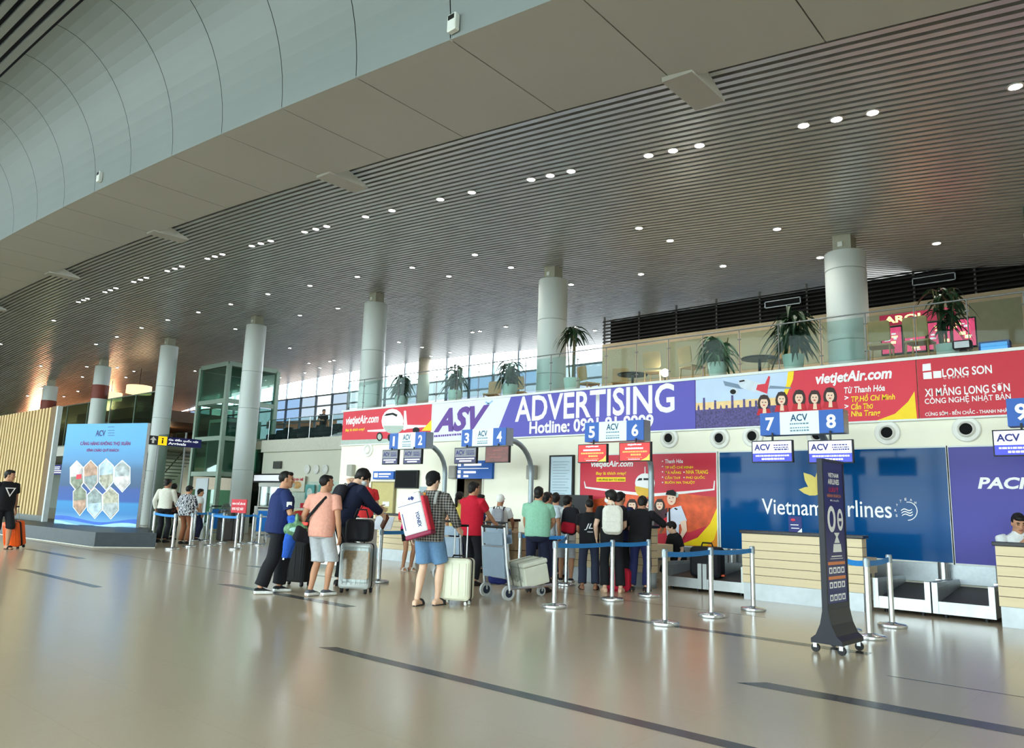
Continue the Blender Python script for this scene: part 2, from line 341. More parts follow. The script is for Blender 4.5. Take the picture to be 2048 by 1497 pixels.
# ------------------------------------------------------------------ columns
CP = mat('column_paint', (196, 204, 202), .38, var=.02, sc=1); COLS = []
cl = ['thick grey column by the screen above counter 8', 'grey column behind the purple banner', 'grey column behind the small red banner', 'tall grey column standing before the glass lift', 'tall grey column beside the blue exhibition board',
      'grey column with a painted red reflection beyond the blue board', 'short looking grey column above the wooden slat screen']
for k in range(7):
    x = -4.32 - 7.2 * k; yb = 14.8; zt = zc(x) - .34; z0 = L2 + .02 if k < 3 or k > 4 else 0
    t_ = thing('column', cl[k], 'column', (x, yb, z0), group='row of round columns')
    g = MB(); n = 36; segs = [z0] + [z for z in (2.3, 4.6, 6.0) if z > z0 + .5] + [zt - .0]
    for a, b_ in zip(segs, segs[1:]):
        g.lathe([(.36, a - z0), (.375, a - z0 + .012), (.375, b_ - z0 - .012), (.36, b_ - z0)], n=n)
    g.build('shaft', CP, t_, smooth=40)
    g = MB(); g.box(-.17, .17, -.17, .17, zt - z0, zc(x) - z0 + .05); g.box(-.2, -.17, -.05, .05, zt - z0, zc(x) - z0)
    g.build('cap_box', mat('column_head', (168, 168, 150), .5), t_)
    g = MB(); g.box(-.07, .02, -.2, -.165, zt - z0 + .1, zt - z0 + .2); g.build('junction_box', WHITEM, t_)
    if k in (5, 6):
        g = MB(); g.lathe([(.38, 5.95 - z0 - .5 * (k == 6)), (.385, 6.0 - z0 - .5 * (k == 6)), (.385, 6.6 - z0 - .3 * (k == 6)), (.38, 6.65 - z0 - .3 * (k == 6))], n=n); g.build('red_reflection_band', mat('painted_red_reflection', (120, 58, 48), .5), t_)['label'] = 'dark red reflection painted as a band'  # red reflection on the two far columns, painted on as a band
# ------------------------------------------------------------------ downlights
LAMP = mat('lamp_glow', (255, 250, 240), .5, emit=60, var=0); RIM = mat('lamp_rim', (215, 215, 210), .3, .3)
dl = None
def downlight(x, y, label, r=.085, z=None):
    global dl
    if dl is None:
        dl = thing('ceiling_downlight', label, 'ceiling light', group='recessed ceiling downlights')
        g = MB(); g.lathe([(.09, .0), (.09, -.012), (.07, -.016), (.066, 0)], n=20); g.build('trim_ring', RIM, dl, smooth=40)
        g = MB(); g.lathe([(.069, -.008), (.04, -.013), (.01, -.014)], n=20); g.build('lamp', LAMP, dl)
        o = dl
    else: o = copy_tree(dl)
    o.location = (x, y, (zc(x) if z is None else z) - .002); o['label'] = label
    if y > 13 and x > -14:
        L = bpy.data.lights.new('downlight_beam', 'SPOT'); L.energy = 130; L.spot_size = R_(130); L.spot_blend = .8; L.color = (1, .93, .82); L.shadow_soft_size = .06
        q = bpy.data.objects.new('downlight_beam', L); scn.collection.objects.link(q); q.parent = o; q.location = (0, 0, -.04)
    return o
ordn = ['first', 'second', 'third', 'fourth', 'fifth', 'sixth', 'seventh', 'eighth', 'ninth', 'tenth', 'eleventh', 'twelfth', 'thirteenth', 'fourteenth', 'fifteenth', 'sixteenth', 'seventeenth', 'eighteenth', 'nineteenth', 'twentieth']
tri = [(2030, 162)], [(1607, 249), (1673, 234), (1745, 220)], [(1297, 317), (1346, 306), (1399, 292)], [(1062, 369), (1100, 360), (1142, 352)], [(880, 411), (943, 398)], [(730, 451), (783, 436)], \
      [(608, 481), (630, 476), (652, 471)], [(502, 510), (520, 506), (540, 500)], [(413, 535), (428, 530), (443, 527)], [(333, 556), (348, 551), (362, 549)], [(266, 578), (279, 575), (291, 571)], [(208, 599), (219, 595), (230, 592)], [(155, 618), (165, 616), (173, 611)]
for k, grp in enumerate(tri):
    for j, (px, py) in enumerate(grp):
        p = wl(px, py, 9.75)
        pos = ['nearest wall side', 'middle', 'other end'][j] if len(grp) == 3 else ['one end', 'other end'][j] if len(grp) == 2 else 'the only one'
        downlight(p.x, 9.75, 'bright slat downlight, %s of the %s cluster from the picture corner' % ({'nearest wall side': 'far one', 'middle': 'middle one', 'other end': 'near one', 'one end': 'far one', 'the only one': 'single lamp'}[pos], ordn[k]))
pts = [(1873, 485), (1640, 507), (1554, 450), (1446, 527), (1340, 479), (1278, 449), (1282, 547), (1142, 567), (1022, 529), (950, 506), (898, 549), (825, 530), (715, 549), (676, 613), (620, 570), (600, 628), (536, 587), (462, 605), (397, 622), (336, 637), (283, 655), (234, 672), (192, 688),
       (108, 639), (1, 688), (471, 657), (432, 728), (390, 740), (235, 735), (174, 733), (165, 752), (252, 754), (267, 786), (235, 792), (128, 793), (82, 731), (83, 776), (55, 791), (156, 781), (268, 741), (580, 694), (618, 725), (660, 722), (668, 720), (645, 755), (680, 738),
       (798, 684), (844, 692), (862, 712), (900, 704), (960, 660), (1012, 652), (880, 740), (785, 735), (945, 663), (1152, 653), (1190, 660), (610, 745), (560, 755), (640, 735)]
seq = []
for px, py in pts:
    # meet the arched ceiling along the view ray
    d = ray(px, py); lo, hi = 1e-4, None; tt = .005
    while tt < .08:
        q = CAM + d * tt
        if q.z > zc(q.x): hi = tt; break
        lo = tt; tt += .0002
    if hi is None: continue
    q = CAM + d * hi
    if q.y < 7.7 or q.y > 24.2 or q.x < -75: continue
    seq.append(q)
row = {}
for q in seq: row.setdefault(round(q.y / 2.4), []).append(q)
for r_, qs in sorted(row.items()):
    qs.sort(key=lambda q: -q.x)
    for i, q in enumerate(qs): downlight(q.x, q.y, 'recessed downlight, %s from the big column in the %s row behind the bulkhead' % (ordn[i], ordn[r_ - 3]))
p = wl(3, 70, 3.0); downlight(p.x, 3.0, 'lone downlight in the upper slatted ceiling above the curved cove', z=zb(p.x) + 2.37)
# ------------------------------------------------------------------ check-in wall: banners, posters, signs
PYL = WY - .05
WHT = mat('white_print', (245, 245, 245), .5, var=0); YEL = mat('yellow_print', (250, 214, 20), .45, var=.03); RED = mat('red_print', (214, 40, 62), .42, var=.04, sc=1)
NAVY = mat('navy_print', (24, 34, 110), .4, var=.02); BLUE = mat('sign_blue', (20, 88, 178), .35, var=.02); ORA = mat('orange_print', (240, 150, 40), .5, var=.05)
PURP = mat('purple_print', (84, 76, 178), .4, var=.03, sc=1); LAV = mat('pale_lavender_print', (226, 228, 250), .4, var=.02); VIO = mat('violet_print', (98, 58, 150), .45, var=0)
FACE = mat('printed_face', (240, 205, 180), .5, var=.03); HAIRP = mat('printed_hair', (50, 30, 26), .5, var=.1); GREYP = mat('printed_grey', (176, 190, 182), .5, var=.05)
def wpx(pts, Y): return [wl(x, y, Y) for x, y in pts]
def decal(par, name, m, pts, Y, th=.0015):
    g = MB(); p = wpx(pts, Y); g.prism(p, (0, th, 0)); return g.build(name, m, par)
def decals(par, name, mats, items, Y, th=.0015):        # several printed patches: (material index, pixel outline, layer)
    g = MB()
    for it in items:
        k, pts = it[0], it[1]; yy = Y - .002 * (it[2] if len(it) > 2 else 0); g.prism(wpx(pts, yy), (0, th, 0), k)
    return g.build(name, mats, par)
def oval(cx, cy, rx, ry, n=16, a0=0, a1=360, rot=0):
    o = []
    for k in range(n):
        a = R_(a0 + (a1 - a0) * k / (n if a1 - a0 == 360 else n - 1)); x, y = rx * math.cos(a), ry * math.sin(a); c, s = math.cos(R_(rot)), math.sin(R_(rot))
        o.append((cx + x * c - y * s, cy + x * s + y * c))
    return o
def txt(s, m, par, L, Rr, T, B, Y, bold=.012, shear=0, name='lettering', spacing=1.0):
    cy = (T + B) / 2; cx = (L + Rr) / 2
    return lettering(s, m, par, (wl(L, cy, Y).x, wl(Rr, cy, Y).x, wl(cx, B, Y).z, wl(cx, T, Y).z), Y, bold, shear, name, spacing=spacing)
def marks(L, Rr, T, B, n, k=0, layer=1, slope=0, seed=1, gap=.25):   # tiny unreadable words as short bars
    rr = random.Random(seed); w = [rr.uniform(.6, 1.6) for _ in range(n)]; tot = sum(w); out = []; x = L
    for q in w:
        ww = (Rr - L) * q / tot; e = x + ww * (1 - gap); dy = slope * (x - L); out.append((k, [(x, B + dy), (e, B + dy), (e, T + dy), (x, T + dy)], layer)); x += ww
    return out
def panel(name, label, cat, px0, px1, top, bot, m, group=None, th=.04, Y=None, frame=None):
    """board on the wall: pixel columns of its sides and world heights"""
    Y = PYL if Y is None else Y; zm = (top + bot) / 2
    def X(px):
        lo = wl(px, 900, Y); return lo.x
    x0, x1 = (px0, px1) if abs(px0) < 60 and px0 <= 0 else (X(px0), X(px1))
    t_ = thing(name, label, cat, ((x0 + x1) / 2, Y, bot), group=group)
    # children of boards are built in world coordinates, then moved into the frame of the thing
    g = MB(); g.T = Matrix.Translation((-(x0 + x1) / 2, -Y, -bot)); g.box(x0, x1, Y, Y + th, bot, top); g.build('panel', m, t_)
    if frame:
        f = MB(); f.T = g.T; e = .025
        for a in ((x0 - e, x0, bot - e, top + e), (x1, x1 + e, bot - e, top + e), (x0, x1, top, top + e), (x0, x1, bot - e, bot)): f.box(a[0], a[1], Y - .012, Y + th, a[2], a[3])
        f.build('frame', frame, t_)
    t_['_o'] = 1
    return t_
def settle():                                            # world-built children of located things -> local coordinates
    for o in list(scn.objects):
        if o.get('_o'):
            del o['_o']; off = Matrix.Translation(-o.location)
            for ch in o.children:
                if ch.name.split('.')[0] in ('panel', 'frame'): continue
                ch.data.transform(off)
BT, BB = 3.84, 2.885
Yp = PYL
# red banner with airliner
b1 = panel('advertising_banner', 'small red banner with a white airliner seen head on, first of the banner row', 'banner', wl(685, 857, Yp).x, wl(863, 835, Yp).x, BT, BB, RED, 'banners above the check-in desks')
decals(b1, 'apron_picture', [GREYP], [(0, [(682, 881), (780, 878), (860, 873), (863, 878), (760, 889), (682, 890)])], Yp - .002)
decals(b1, 'airliner_picture', [WHT, GREYP, INK, YEL, RED], [
    (0, [(735, 861), (765, 859), (800, 850), (853, 851), (855, 854), (800, 860), (768, 864), (735, 864)], 0), (0, [(808, 822), (812, 822), (815, 858), (807, 862)], 0),
    (0, oval(785, 843, 22, 25), 1), (1, oval(787, 852, 20, 16, a0=0, a1=180), 2), (2, [(768, 832), (773, 828), (786, 826), (795, 830), (793, 834), (785, 830), (773, 832)], 3),
    (3, [(863, 840), (863, 862), (843, 862)], 1), (2, oval(759, 874, 6, 9), 2), (1, oval(759, 874, 4, 6), 3), (2, oval(832, 861, 7, 6), 2), (2, oval(779, 876, 4, 7), 2)], Yp - .003)
txt('vietjetAir.com', WHT, b1, 692, 757, 831, 853, Yp - .004, .03, .2); txt('Bay là thích ngay!', YEL, b1, 691, 729, 857, 864, Yp - .004, .02, .1)
# purple and white banner
xL, xR = wl(863, 835, Yp).x, wl(1390.5, 806, Yp).x
b2 = panel('advertising_banner', 'long purple and white banner with the big word ADVERTISING', 'banner', xL, xR, BT, BB, PURP, 'banners above the check-in desks')
g = MB(); xa, xb = wl(1022, 793, Yp).x, wl(990, 868, Yp).x; g.prism([(xL, Yp - .002, BB), (xb, Yp - .002, BB), (xa, Yp - .002, BT), (xL, Yp - .002, BT)], (0, .0015, 0)); g.build('white_field', LAV, b2)
txt('ASV', VIO, b2, 868, 978, 814, 863, Yp - .006, .045, .35); txt('ADVERTISING', WHT, b2, 1031, 1349, 780, 835, Yp - .004, .02); txt('Hotline: 0901 81 9999', WHT, b2, 1059, 1307, 836, 863, Yp - .004, .03)
decals(b2, 'small_plane_emblem', [mat('pale_blue_print', (150, 190, 225), .5)], [(0, [(968, 812), (985, 801), (986, 803), (978, 810), (972, 816), (970, 814)]), (0, [(972, 803), (979, 807), (976, 809), (970, 806)])], Yp - .005)
decals(b2, 'small_print', [VIO], marks(868, 926, 871, 875, 14, 0, 1, -.08), Yp - .003)
# city and airline banner
xM = wl(1834, 777, Yp).x
b3 = panel('advertising_banner', 'banner with airliner over a dusk city and five waving crew women on red', 'banner', xR + .01, xM, BT, BB, RED, 'banners above the check-in desks')
SKYP = mat('printed_dusk_sky', (190, 210, 238), .4, var=.06, sc=2); CITY = mat('printed_city', (84, 74, 130), .5, var=.5, sc=30); DUSK = mat('printed_dusk_glow', (240, 206, 150), .5, var=.08)
g = MB(); x2 = wl(1578, 790, Yp).x; yy = Yp - .002; x0 = xR + .012
g.prism([(x0, yy, BB), (x2 - .25, yy, BB), (x2 + .08, yy, BT), (x0, yy, BT)], (0, .0015, 0), 0)
g.prism([(x0, yy - .002, BB + .34), (x2 - .12, yy - .002, BB + .34), (x2 - .1, yy - .002, BB + .5), (x0, yy - .002, BB + .5)], (0, .0015, 0), 2)
g.prism([(x0, yy - .004, BB), (x2 - .25, yy - .004, BB), (x2 - .13, yy - .004, BB + .36), (x0, yy - .004, BB + .36)], (0, .0015, 0), 1)
rr = random.Random(8)
for k in range(13):
    x = x0 + .03 + k * .115; h = rr.uniform(.36, .6); g.prism([(x, yy - .006, BB + .1), (x + .06, yy - .006, BB + .1), (x + .05, yy - .006, BB + h), (x + .03, yy - .006, BB + h + .06 * (k in (0, 4))), (x + .01, yy - .006, BB + h)], (0, .0015, 0), 1)
g.build('city_picture', [SKYP, CITY, DUSK], b3)
decal(b3, 'yellow_stripe', YEL, [(1576, 744), (1588, 742), (1586, 760), (1574, 790), (1566, 790), (1573, 768)], Yp - .005)
decals(b3, 'yellow_swoosh', [YEL], [(0, [(1829, 783), (1834, 838), (1752, 842), (1790, 828), (1816, 804)])], Yp - .005)
decals(b3, 'airliner_picture', [mat('printed_airframe', (205, 215, 228), .4), mat('printed_shade', (120, 140, 165), .5), RED, INK], [
    (1, [(1446, 762), (1450, 772), (1480, 778), (1582, 778), (1582, 775), (1520, 770), (1480, 770)], 0), (0, [(1476, 768), (1479, 760), (1490, 758), (1540, 772), (1532, 785), (1510, 785), (1482, 776)], 1), (0, oval(1468, 783, 8, 7), 2), (3, oval(1466, 784, 6, 5), 3),
    (2, [(1515, 770), (1530, 768), (1537, 752), (1540, 754), (1534, 788), (1512, 780)], 2), (3, [(1478, 762), (1488, 760), (1490, 763), (1479, 765)], 3)], Yp - .006)
its = []
for cx, cy, r in ((1528, 805, 10), (1563, 798, 9.5), (1598, 795, 10), (1629, 795, 9.5), (1660, 791, 10.5)):
    its += [(1, oval(cx, cy + 3, r * 1.3, r * 1.85), 0), (2, [(cx - r * 1.5, cy + 26), (cx + r * 1.5, cy + 26), (cx + r * 1.1, cy + 13), (cx - r * 1.1, cy + 13)], 1), (0, oval(cx, cy + 2, r * .8, r * 1.05), 2), (1, [(cx - r, cy - 6), (cx + r, cy - 6), (cx + r * .7, cy - r * 1.4), (cx - r * .7, cy - r * 1.4)], 3),
            (0, [(cx - 3, cy + 24), (cx + 5, cy + 24), (cx + 4, cy + 12), (cx - 2, cy + 12)], 3), (1, oval(cx - 3, cy, 1.6, .9), 4), (1, oval(cx + 3, cy, 1.6, .9), 4), (2, oval(cx, cy + 6, 2.4, 1.1), 4)]
decals(b3, 'crew_picture', [FACE, HAIRP, mat('crew_red', (190, 24, 40), .5)], its, Yp - .008)
txt('vietjetAir.com', WHT, b3, 1631, 1784, 741, 770, Yp - .005, .035, .2); txt('Từ Thanh Hóa', WHT, b3, 1688, 1770, 771, 785, Yp - .005, .02, .15)
for k, (s, r_) in enumerate((('TP.Hồ Chí Minh', 1790), ('Cần Thơ', 1746), ('Nha Trang', 1761))):
    txt(s, YEL, b3, 1702, r_, 787 + 17 * k, 802 + 17 * k, Yp - .005, .02, .12); txt('➔' if False else '>', WHT, b3, 1689, 1697, 792 + 17 * k, 800 + 17 * k, Yp - .005, .03)
# red cement banner
CEM = mat('deep_red_print', (200, 30, 52), .42, var=.03)
b4 = panel('advertising_banner', 'deep red banner with a logo of three white squares', 'banner', xM + .015, 1.2, BT, BB, CEM, 'banners above the check-in desks')
decals(b4, 'square_emblem', [WHT], [(0, [(1845, 729), (1861, 727), (1862, 741), (1845, 743)]), (0, [(1846, 746), (1863, 744), (1864, 758), (1847, 759)]), (0, [(1866, 743), (1882, 742), (1883, 756), (1867, 757)])], Yp - .003)
txt('LONG SON', WHT, b4, 1884, 1984, 734, 751, Yp - .004, .02, name='lettering'); txt('CEMENT', WHT, b4, 1887, 1938, 752, 757, Yp - .004, .01, spacing=2)
txt('XI MĂNG LONG SƠN', WHT, b4, 1849, 2020, 767, 789, Yp - .004, .018); txt('CÔNG NGHỆ NHẬT BẢN', WHT, b4, 1849, 2022, 789, 807, Yp - .004, .012); txt('CỨNG SỚM - BỀN CHẮC - THANH NHÃ', WHT, b4, 1850, 2016, 818, 829, Yp - .004, .015)
g = MB(); g.box(WX - .02, 9, WY - .075, WY, BT, BT + .05); g.box(WX - .02, 9, WY - .06, WY, BB - .03, BB); struct(g.build('trim_3', WHITEM))
# crew poster between counters
PT, PB_ = 2.415, .665
xa, xb = wl(1160, 1000, Yp).x, wl(1434, 1000, Yp).x
p1 = panel('wall_poster', 'tall red poster with head on airliner and printed crew behind counter 6', 'poster', xa, xb, PT, PB_, mat('crimson_print', (206, 44, 66), .4, var=.05, sc=1), frame=WHITEM)
GLOW = mat('printed_orange_bokeh', (222, 92, 50), .45, var=.3, sc=5)
decals(p1, 'bokeh_picture', [GLOW], [(0, [(1161, 1005), (1240, 990), (1340, 985), (1433, 995), (1434, 1045), (1380, 1065), (1162, 1075)])], Yp - .002)
decals(p1, 'yellow_swoosh', [YEL, ORA], [(0, [(1434, 1016), (1436, 1094), (1358, 1091), (1395, 1076), (1420, 1048)]), (1, [(1434, 1060), (1436, 1094), (1412, 1093), (1428, 1080)], 1)], Yp - .004)
decals(p1, 'airliner_picture', [WHT, mat('gold_print', (226, 180, 60), .45), INK, GREYP], [
    (0, [(1169, 962), (1172, 974), (1260, 984), (1300, 988), (1370, 983), (1426, 978), (1428, 962), (1430, 962), (1429, 981), (1370, 988), (1300, 994), (1255, 989), (1170, 977), (1168, 965)], 0), (0, [(1289, 934), (1291, 934), (1291, 952), (1289, 952)], 0), (0, oval(1290, 967, 20, 20), 1), (1, oval(1288, 976, 18, 20, a0=10, a1=190), 2),
    (2, [(1274, 962), (1278, 957), (1284, 957), (1284, 961)], 3), (2, [(1287, 957), (1301, 957), (1302, 961), (1287, 961)], 3), (3, oval(1232, 990, 7, 6), 2), (3, oval(1350, 991, 7, 6), 2)], Yp - .006)
its = []
for cx, cy, r in ((1264, 1011, 8.5), (1319, 1010, 8), (1296, 1008, 7)):
    its += [(2, [(cx - 15, cy + 44), (cx + 15, cy + 44), (cx + 11, cy + 11), (cx - 11, cy + 11)], 0), (1, oval(cx, cy + 4, r * 1.35, r * 1.95), 1), (0, oval(cx, cy + 1, r * .85, r * 1.2), 2), (1, [(cx - r, cy - 5), (cx + r, cy - 5), (cx + r * .6, cy - r * 1.4), (cx - r * .6, cy - r * 1.4)], 3),
            (1, oval(cx - 3, cy - 1, 1.5, .8), 4), (1, oval(cx + 3, cy - 1, 1.5, .8), 4), (3, oval(cx, cy + 5, 2.6, 1), 4)]
its += [(4, [(1330, 1030), (1345, 1016), (1362, 1012), (1374, 1042), (1358, 1050), (1358, 1072), (1334, 1072)], 5), (0, [(1360, 1044), (1372, 1040), (1374, 1062), (1362, 1082), (1358, 1078), (1364, 1060)], 6), (0, oval(1343, 998, 9, 13), 6), (5, [(1331, 990), (1334, 982), (1346, 980), (1352, 986), (1351, 993), (1340, 991)], 7), (5, [(1334, 1072), (1358, 1072), (1362, 1092), (1334, 1091)], 6),
        (5, [(1337, 1017), (1340, 1016), (1341, 1046), (1337, 1046)], 7), (5, oval(1339, 997, 1.5, .8), 7), (5, oval(1346, 996, 1.5, .8), 7), (3, oval(1343, 1004, 2.4, .8), 7), (5, [(1350, 1016), (1356, 1019), (1353, 1021), (1348, 1018)], 7), (2, [(1322, 1024), (1334, 1016), (1334, 1046), (1326, 1046)], 5), (3, [(1327, 1038), (1334, 1034), (1334, 1046), (1328, 1046)], 6)]
decals(p1, 'crew_picture', [FACE, HAIRP, mat('printed_dark_vest', (70, 30, 44), .5), mat('printed_scarlet', (200, 24, 40), .5), mat('pilot_shirt_print', (216, 222, 240), .5), INK], its, Yp - .008)
txt('vietjetAir.com', WHT, p1, 1182, 1266, 922, 938, Yp - .005, .03, .2); txt('Bay là thích ngay!', YEL, p1, 1192, 1252, 944, 952, Yp - .005, .02, .1)
decals(p1, 'yellow_label', [YEL], [(0, [(1193, 955), (1251, 955), (1251, 964), (1193, 964)])], Yp - .005); txt('4 ĐƯỜNG BAY TỪ 4/2020', INK, p1, 1195, 1249, 957, 962, Yp - .008, .02)
txt('Thanh Hóa', WHT, p1, 1330, 1366, 919, 927, Yp - .005, .02, .1)
for k, (s, L, r_) in enumerate((('TP HỒ CHÍ MINH', 1330, 1386), ('ĐÀ NẴNG', 1330, 1362), ('CẦN THƠ', 1330, 1361), ('BUÔN MA THUỘT', 1330, 1390), ('NHA TRANG', 1372, 1416), ('PHÚ QUỐC', 1372, 1410))):
    r2 = k if k < 4 else k - 3; txt(s, YEL, p1, L, r_, 930 + 10.5 * r2, 938 + 10.5 * r2, Yp - .005, .02)
decals(p1, 'bullets', [WHT], [(0, oval(1325, 923 + 10.6 * k, 1.4, 1.4, 8)) for k in range(5)] + [(0, oval(1368, 945 + 10.6 * k, 1.3, 1.3, 8)) for k in range(2)], Yp - .005)
# blue airline panel
VNB = mat('deep_blue_gloss_panel', (8, 74, 132), .08, var=.03, sc=1, spec=.12)
xa, xb = wl(1441, 1000, Yp).x, wl(1898, 1000, Yp).x
p2 = panel('airline_panel', 'glossy deep blue airline panel with gold lotus emblem behind counters 7 and 8', 'sign', xa, xb, PT, PB_, VNB, frame=WHITEM)
GOLD = mat('gold_emblem', (196, 178, 92), .4, .2)
def petal(cx, cy, ang, L, w):
    a = R_(ang); d = (math.cos(a), -math.sin(a)); n = (d[1], -d[0]); o = []
    for t_, ww in ((0, .15), (.25, .8), (.5, 1), (.75, .7), (1, .0), (.75, -.7), (.5, -1), (.25, -.8)): o.append((cx + d[0] * L * t_ + n[0] * w * ww, cy + d[1] * L * t_ + n[1] * w * ww))
    return o
decals(p2, 'lotus_emblem', [GOLD], [(0, petal(1643, 986, a, L, w), 3 - i // 2) for i, (a, L, w) in enumerate(((90, 52, 14), (132, 54, 12), (48, 54, 12), (172, 46, 9), (8, 46, 9)))], Yp - .003, .006)
txt('Vietnam Airlines', WHT, p2, 1524, 1783, 1000, 1033, Yp - .006, .006)
its = []
for r0, r1, a0, a1 in ((19, 17.4, -100, 90),):
    o_ = oval(1816, 1023, r0, r0, 20, a0, a1); i_ = oval(1816, 1023, r1, r1, 20, a0, a1)[::-1]
    for k in range(19): its.append((0, [o_[k], o_[k + 1], i_[18 - k], i_[19 - k]]))
for k in range(3):
    y0 = 1018 + 5 * k; a = [(1802 + 2 * q + k, y0 + 3 - .3 * q - 2.5 * math.sin(q * .55)) for q in range(12)]
    for q in range(11): its.append((0, [a[q], a[q + 1], (a[q + 1][0], a[q + 1][1] + 2), (a[q][0], a[q][1] + 2)]))
decals(p2, 'alliance_emblem', [WHT], its, Yp - .004)
for k, ch in enumerate('SKYTEAM'): 
    a = R_(205 - k * 27); x, y = 1814 + 23 * math.cos(a), 1022 - 23 * math.sin(a); txt(ch, WHT, p2, x - 2, x + 2, y - 2.5, y + 2.5, Yp - .004, .01)
# purple-blue airline panel
xa, xb = wl(1903, 1000, Yp).x, 1.2
p3 = panel('airline_panel', 'violet blue airline panel beside the gold lotus panel', 'sign', xa, xb, PT, PB_, mat('violet_blue_panel', (70, 66, 156), .4, var=.03, sc=1), frame=WHITEM)
txt('PACIFIC', WHT, p3, 1955, 2118, 955, 979, Yp - .004, .035, .2)
# round air nozzles
NOZ = mat('nozzle_white', (232, 232, 226), .4)
holes = [(1339, 877), (1440, 877), (1506, 873), (1636, 870), (1775, 866), (1933, 859), (737, 900)]
nm = ['first over the red crew poster', 'second over the poster corner', 'above the monitor of desk 7', 'behind the sign bracket of desk 8', 'over the gold lotus panel end', 'over the violet panel', 'lone one under the small red banner']
for (px, py), s in zip(holes, nm):
    p = wl(px, py, WY); sc = 1.0
    t_ = thing('air_nozzle', 'round white jet air nozzle with dark throat, ' + s, 'air vent', (p.x, WY, p.z), group='round air nozzles in the wall')
    g = MB(); g.T = Matrix.Rotation(R_(90), 4, 'X'); g.lathe([(.2, 0), (.2, .02), (.185, .035), (.13, .03), (.12, .06), (.105, .075), (.09, .06), (.085, .0)], n=28, cap=False); g.build('flange', NOZ, t_, smooth=40)
    g = MB(); g.T = Matrix.Rotation(R_(90), 4, 'X'); g.lathe([(.11, .02), (.09, .045), (.01, .046)] if s[0] != 'l' else [(.11, .02), (.1, .05), (.05, .052), (.01, .05)], n=24); g.build('throat', DARK if s[0] != 'l' else NOZ, t_, smooth=40)
for k, px in enumerate((614, 632, 650)):
    p = wl(px, 939, 18.7); t_ = thing('air_nozzle', 'small round nozzle on the recessed pale wall, %s of three' % ('nearest the vent grille', 'middle', 'nearest the bright wall')[k], 'air vent', (p.x, 18.72, p.z), group='three nozzles on the recessed wall')
    g = MB(); g.T = Matrix.Rotation(R_(90), 4, 'X'); g.lathe([(.19, 0), (.19, .03), (.13, .04), (.1, .02), (.02, .02)], n=24); g.build('flange', NOZ, t_, smooth=40)
p = wl(555, 930.5, 18.7); g = MB(); g.box(p.x - .3, p.x + .3, 18.66, 18.74, p.z - .16, p.z + .16, 0)
for k in range(6): g.box(p.x - .28, p.x + .28, 18.645, 18.66, p.z - .14 + .05 * k, p.z - .12 + .05 * k, 0)
tag(g.build('air_grille', mat('dark_grille', (84, 84, 80), .6)), 'dark rectangular air grille on the recessed pale wall', 'air grille')
# counter signs on bent poles, with monitors
def sign(n1, n2, x0, w, zb_, zt, label, polex):
    t_ = thing('counter_sign', label, 'sign', (polex, 12.62, 0), group='numbered counter signs'); T = Matrix.Translation((-polex, -12.62, 0)); x1 = x0 + w
    a, b_ = x0 + .25 * w, x1 - .28 * w
    g = MB(); g.T = T; g.box(x0, x1, 11.5, 11.72, zb_, zt); g.build('case', STEEL2, t_)
    for nn, l, r in ((n1, x0, a), (n2, b_, x1)):
        g = MB(); g.T = T; g.box(l, r, 11.485, 11.5, zb_, zt); f = g.build('number_panel', BLUE, t_); f['label'] = 'blue panel with number ' + nn
        c = (l + r) / 2; lettering(nn, WHT, f, ((c - .035, c + .035) if nn == '1' else (c - .07, c + .07)) + (zb_ + .07, zt - .07), 11.482, .03, rot=T)
    g = MB(); g.T = T; g.box(a, b_, 11.485, 11.5, zb_, zt); f = g.build('logo_panel', mat('pale_blue_white', (226, 244, 250), .35, var=.02), t_)
    c = (a + b_) / 2; lettering('ACV', mat('teal_print', (18, 74, 110), .5, var=0), f, (c - .13, c + .13, zb_ + .2, zt - .04), 11.482, .02, rot=T)
    g = MB(); g.T = T; rr = random.Random(4)
    for z in (.15, .09, .045):
        x = c - .14
        while x < c + .12: ww = rr.uniform(.015, .04); g.box(x, x + ww, 11.481, 11.4845, zb_ + z, zb_ + z + .022 - .006 * (z == .09)); x += ww + .012
    g.build('small_print', mat('grey_blue_print', (96, 130, 150), .5, var=0), f)
    pts = [(0, 0, .0), (0, 0, 1.2), (0, 0, 2.0)] + [(0, -.72 + .72 * math.cos(R_(q)), 2.0 + .66 * math.sin(R_(q))) for q in range(12, 91, 13)] + [(0, -.93, 2.66)]
    g = MB(); g.tube(pts, .055, n=14); g.lathe([(.12, 0), (.12, .02), (.06, .03)], n=18); g.build('pole', mat('pole_grey', (150, 162, 168), .35, .4), t_, smooth=40)
    return t_
sign('7', '8', -4.74, 1.26, 2.52, 2.87, 'blue and white sign numbered 7 and 8 on a bent pole', -4.05)
sign('5', '6', -8.11, 1.26, 2.52, 2.88, 'blue and white sign numbered 5 and 6 above red monitors', -7.36)
sign('3', '4', -11.33, 1.26, 2.52, 2.88, 'blue and white sign numbered 3 and 4 on a bent pole', -10.3)
sign('1', '2', -13.7, 1.24, 2.52, 2.89, 'blue and white sign numbered 1 and 2 on a bent pole', -12.95)
sign('9', '10', -1.45, 1.26, 2.52, 2.88, 'blue sign numbered 9, cut by the picture edge', -.6)
LCD = {}
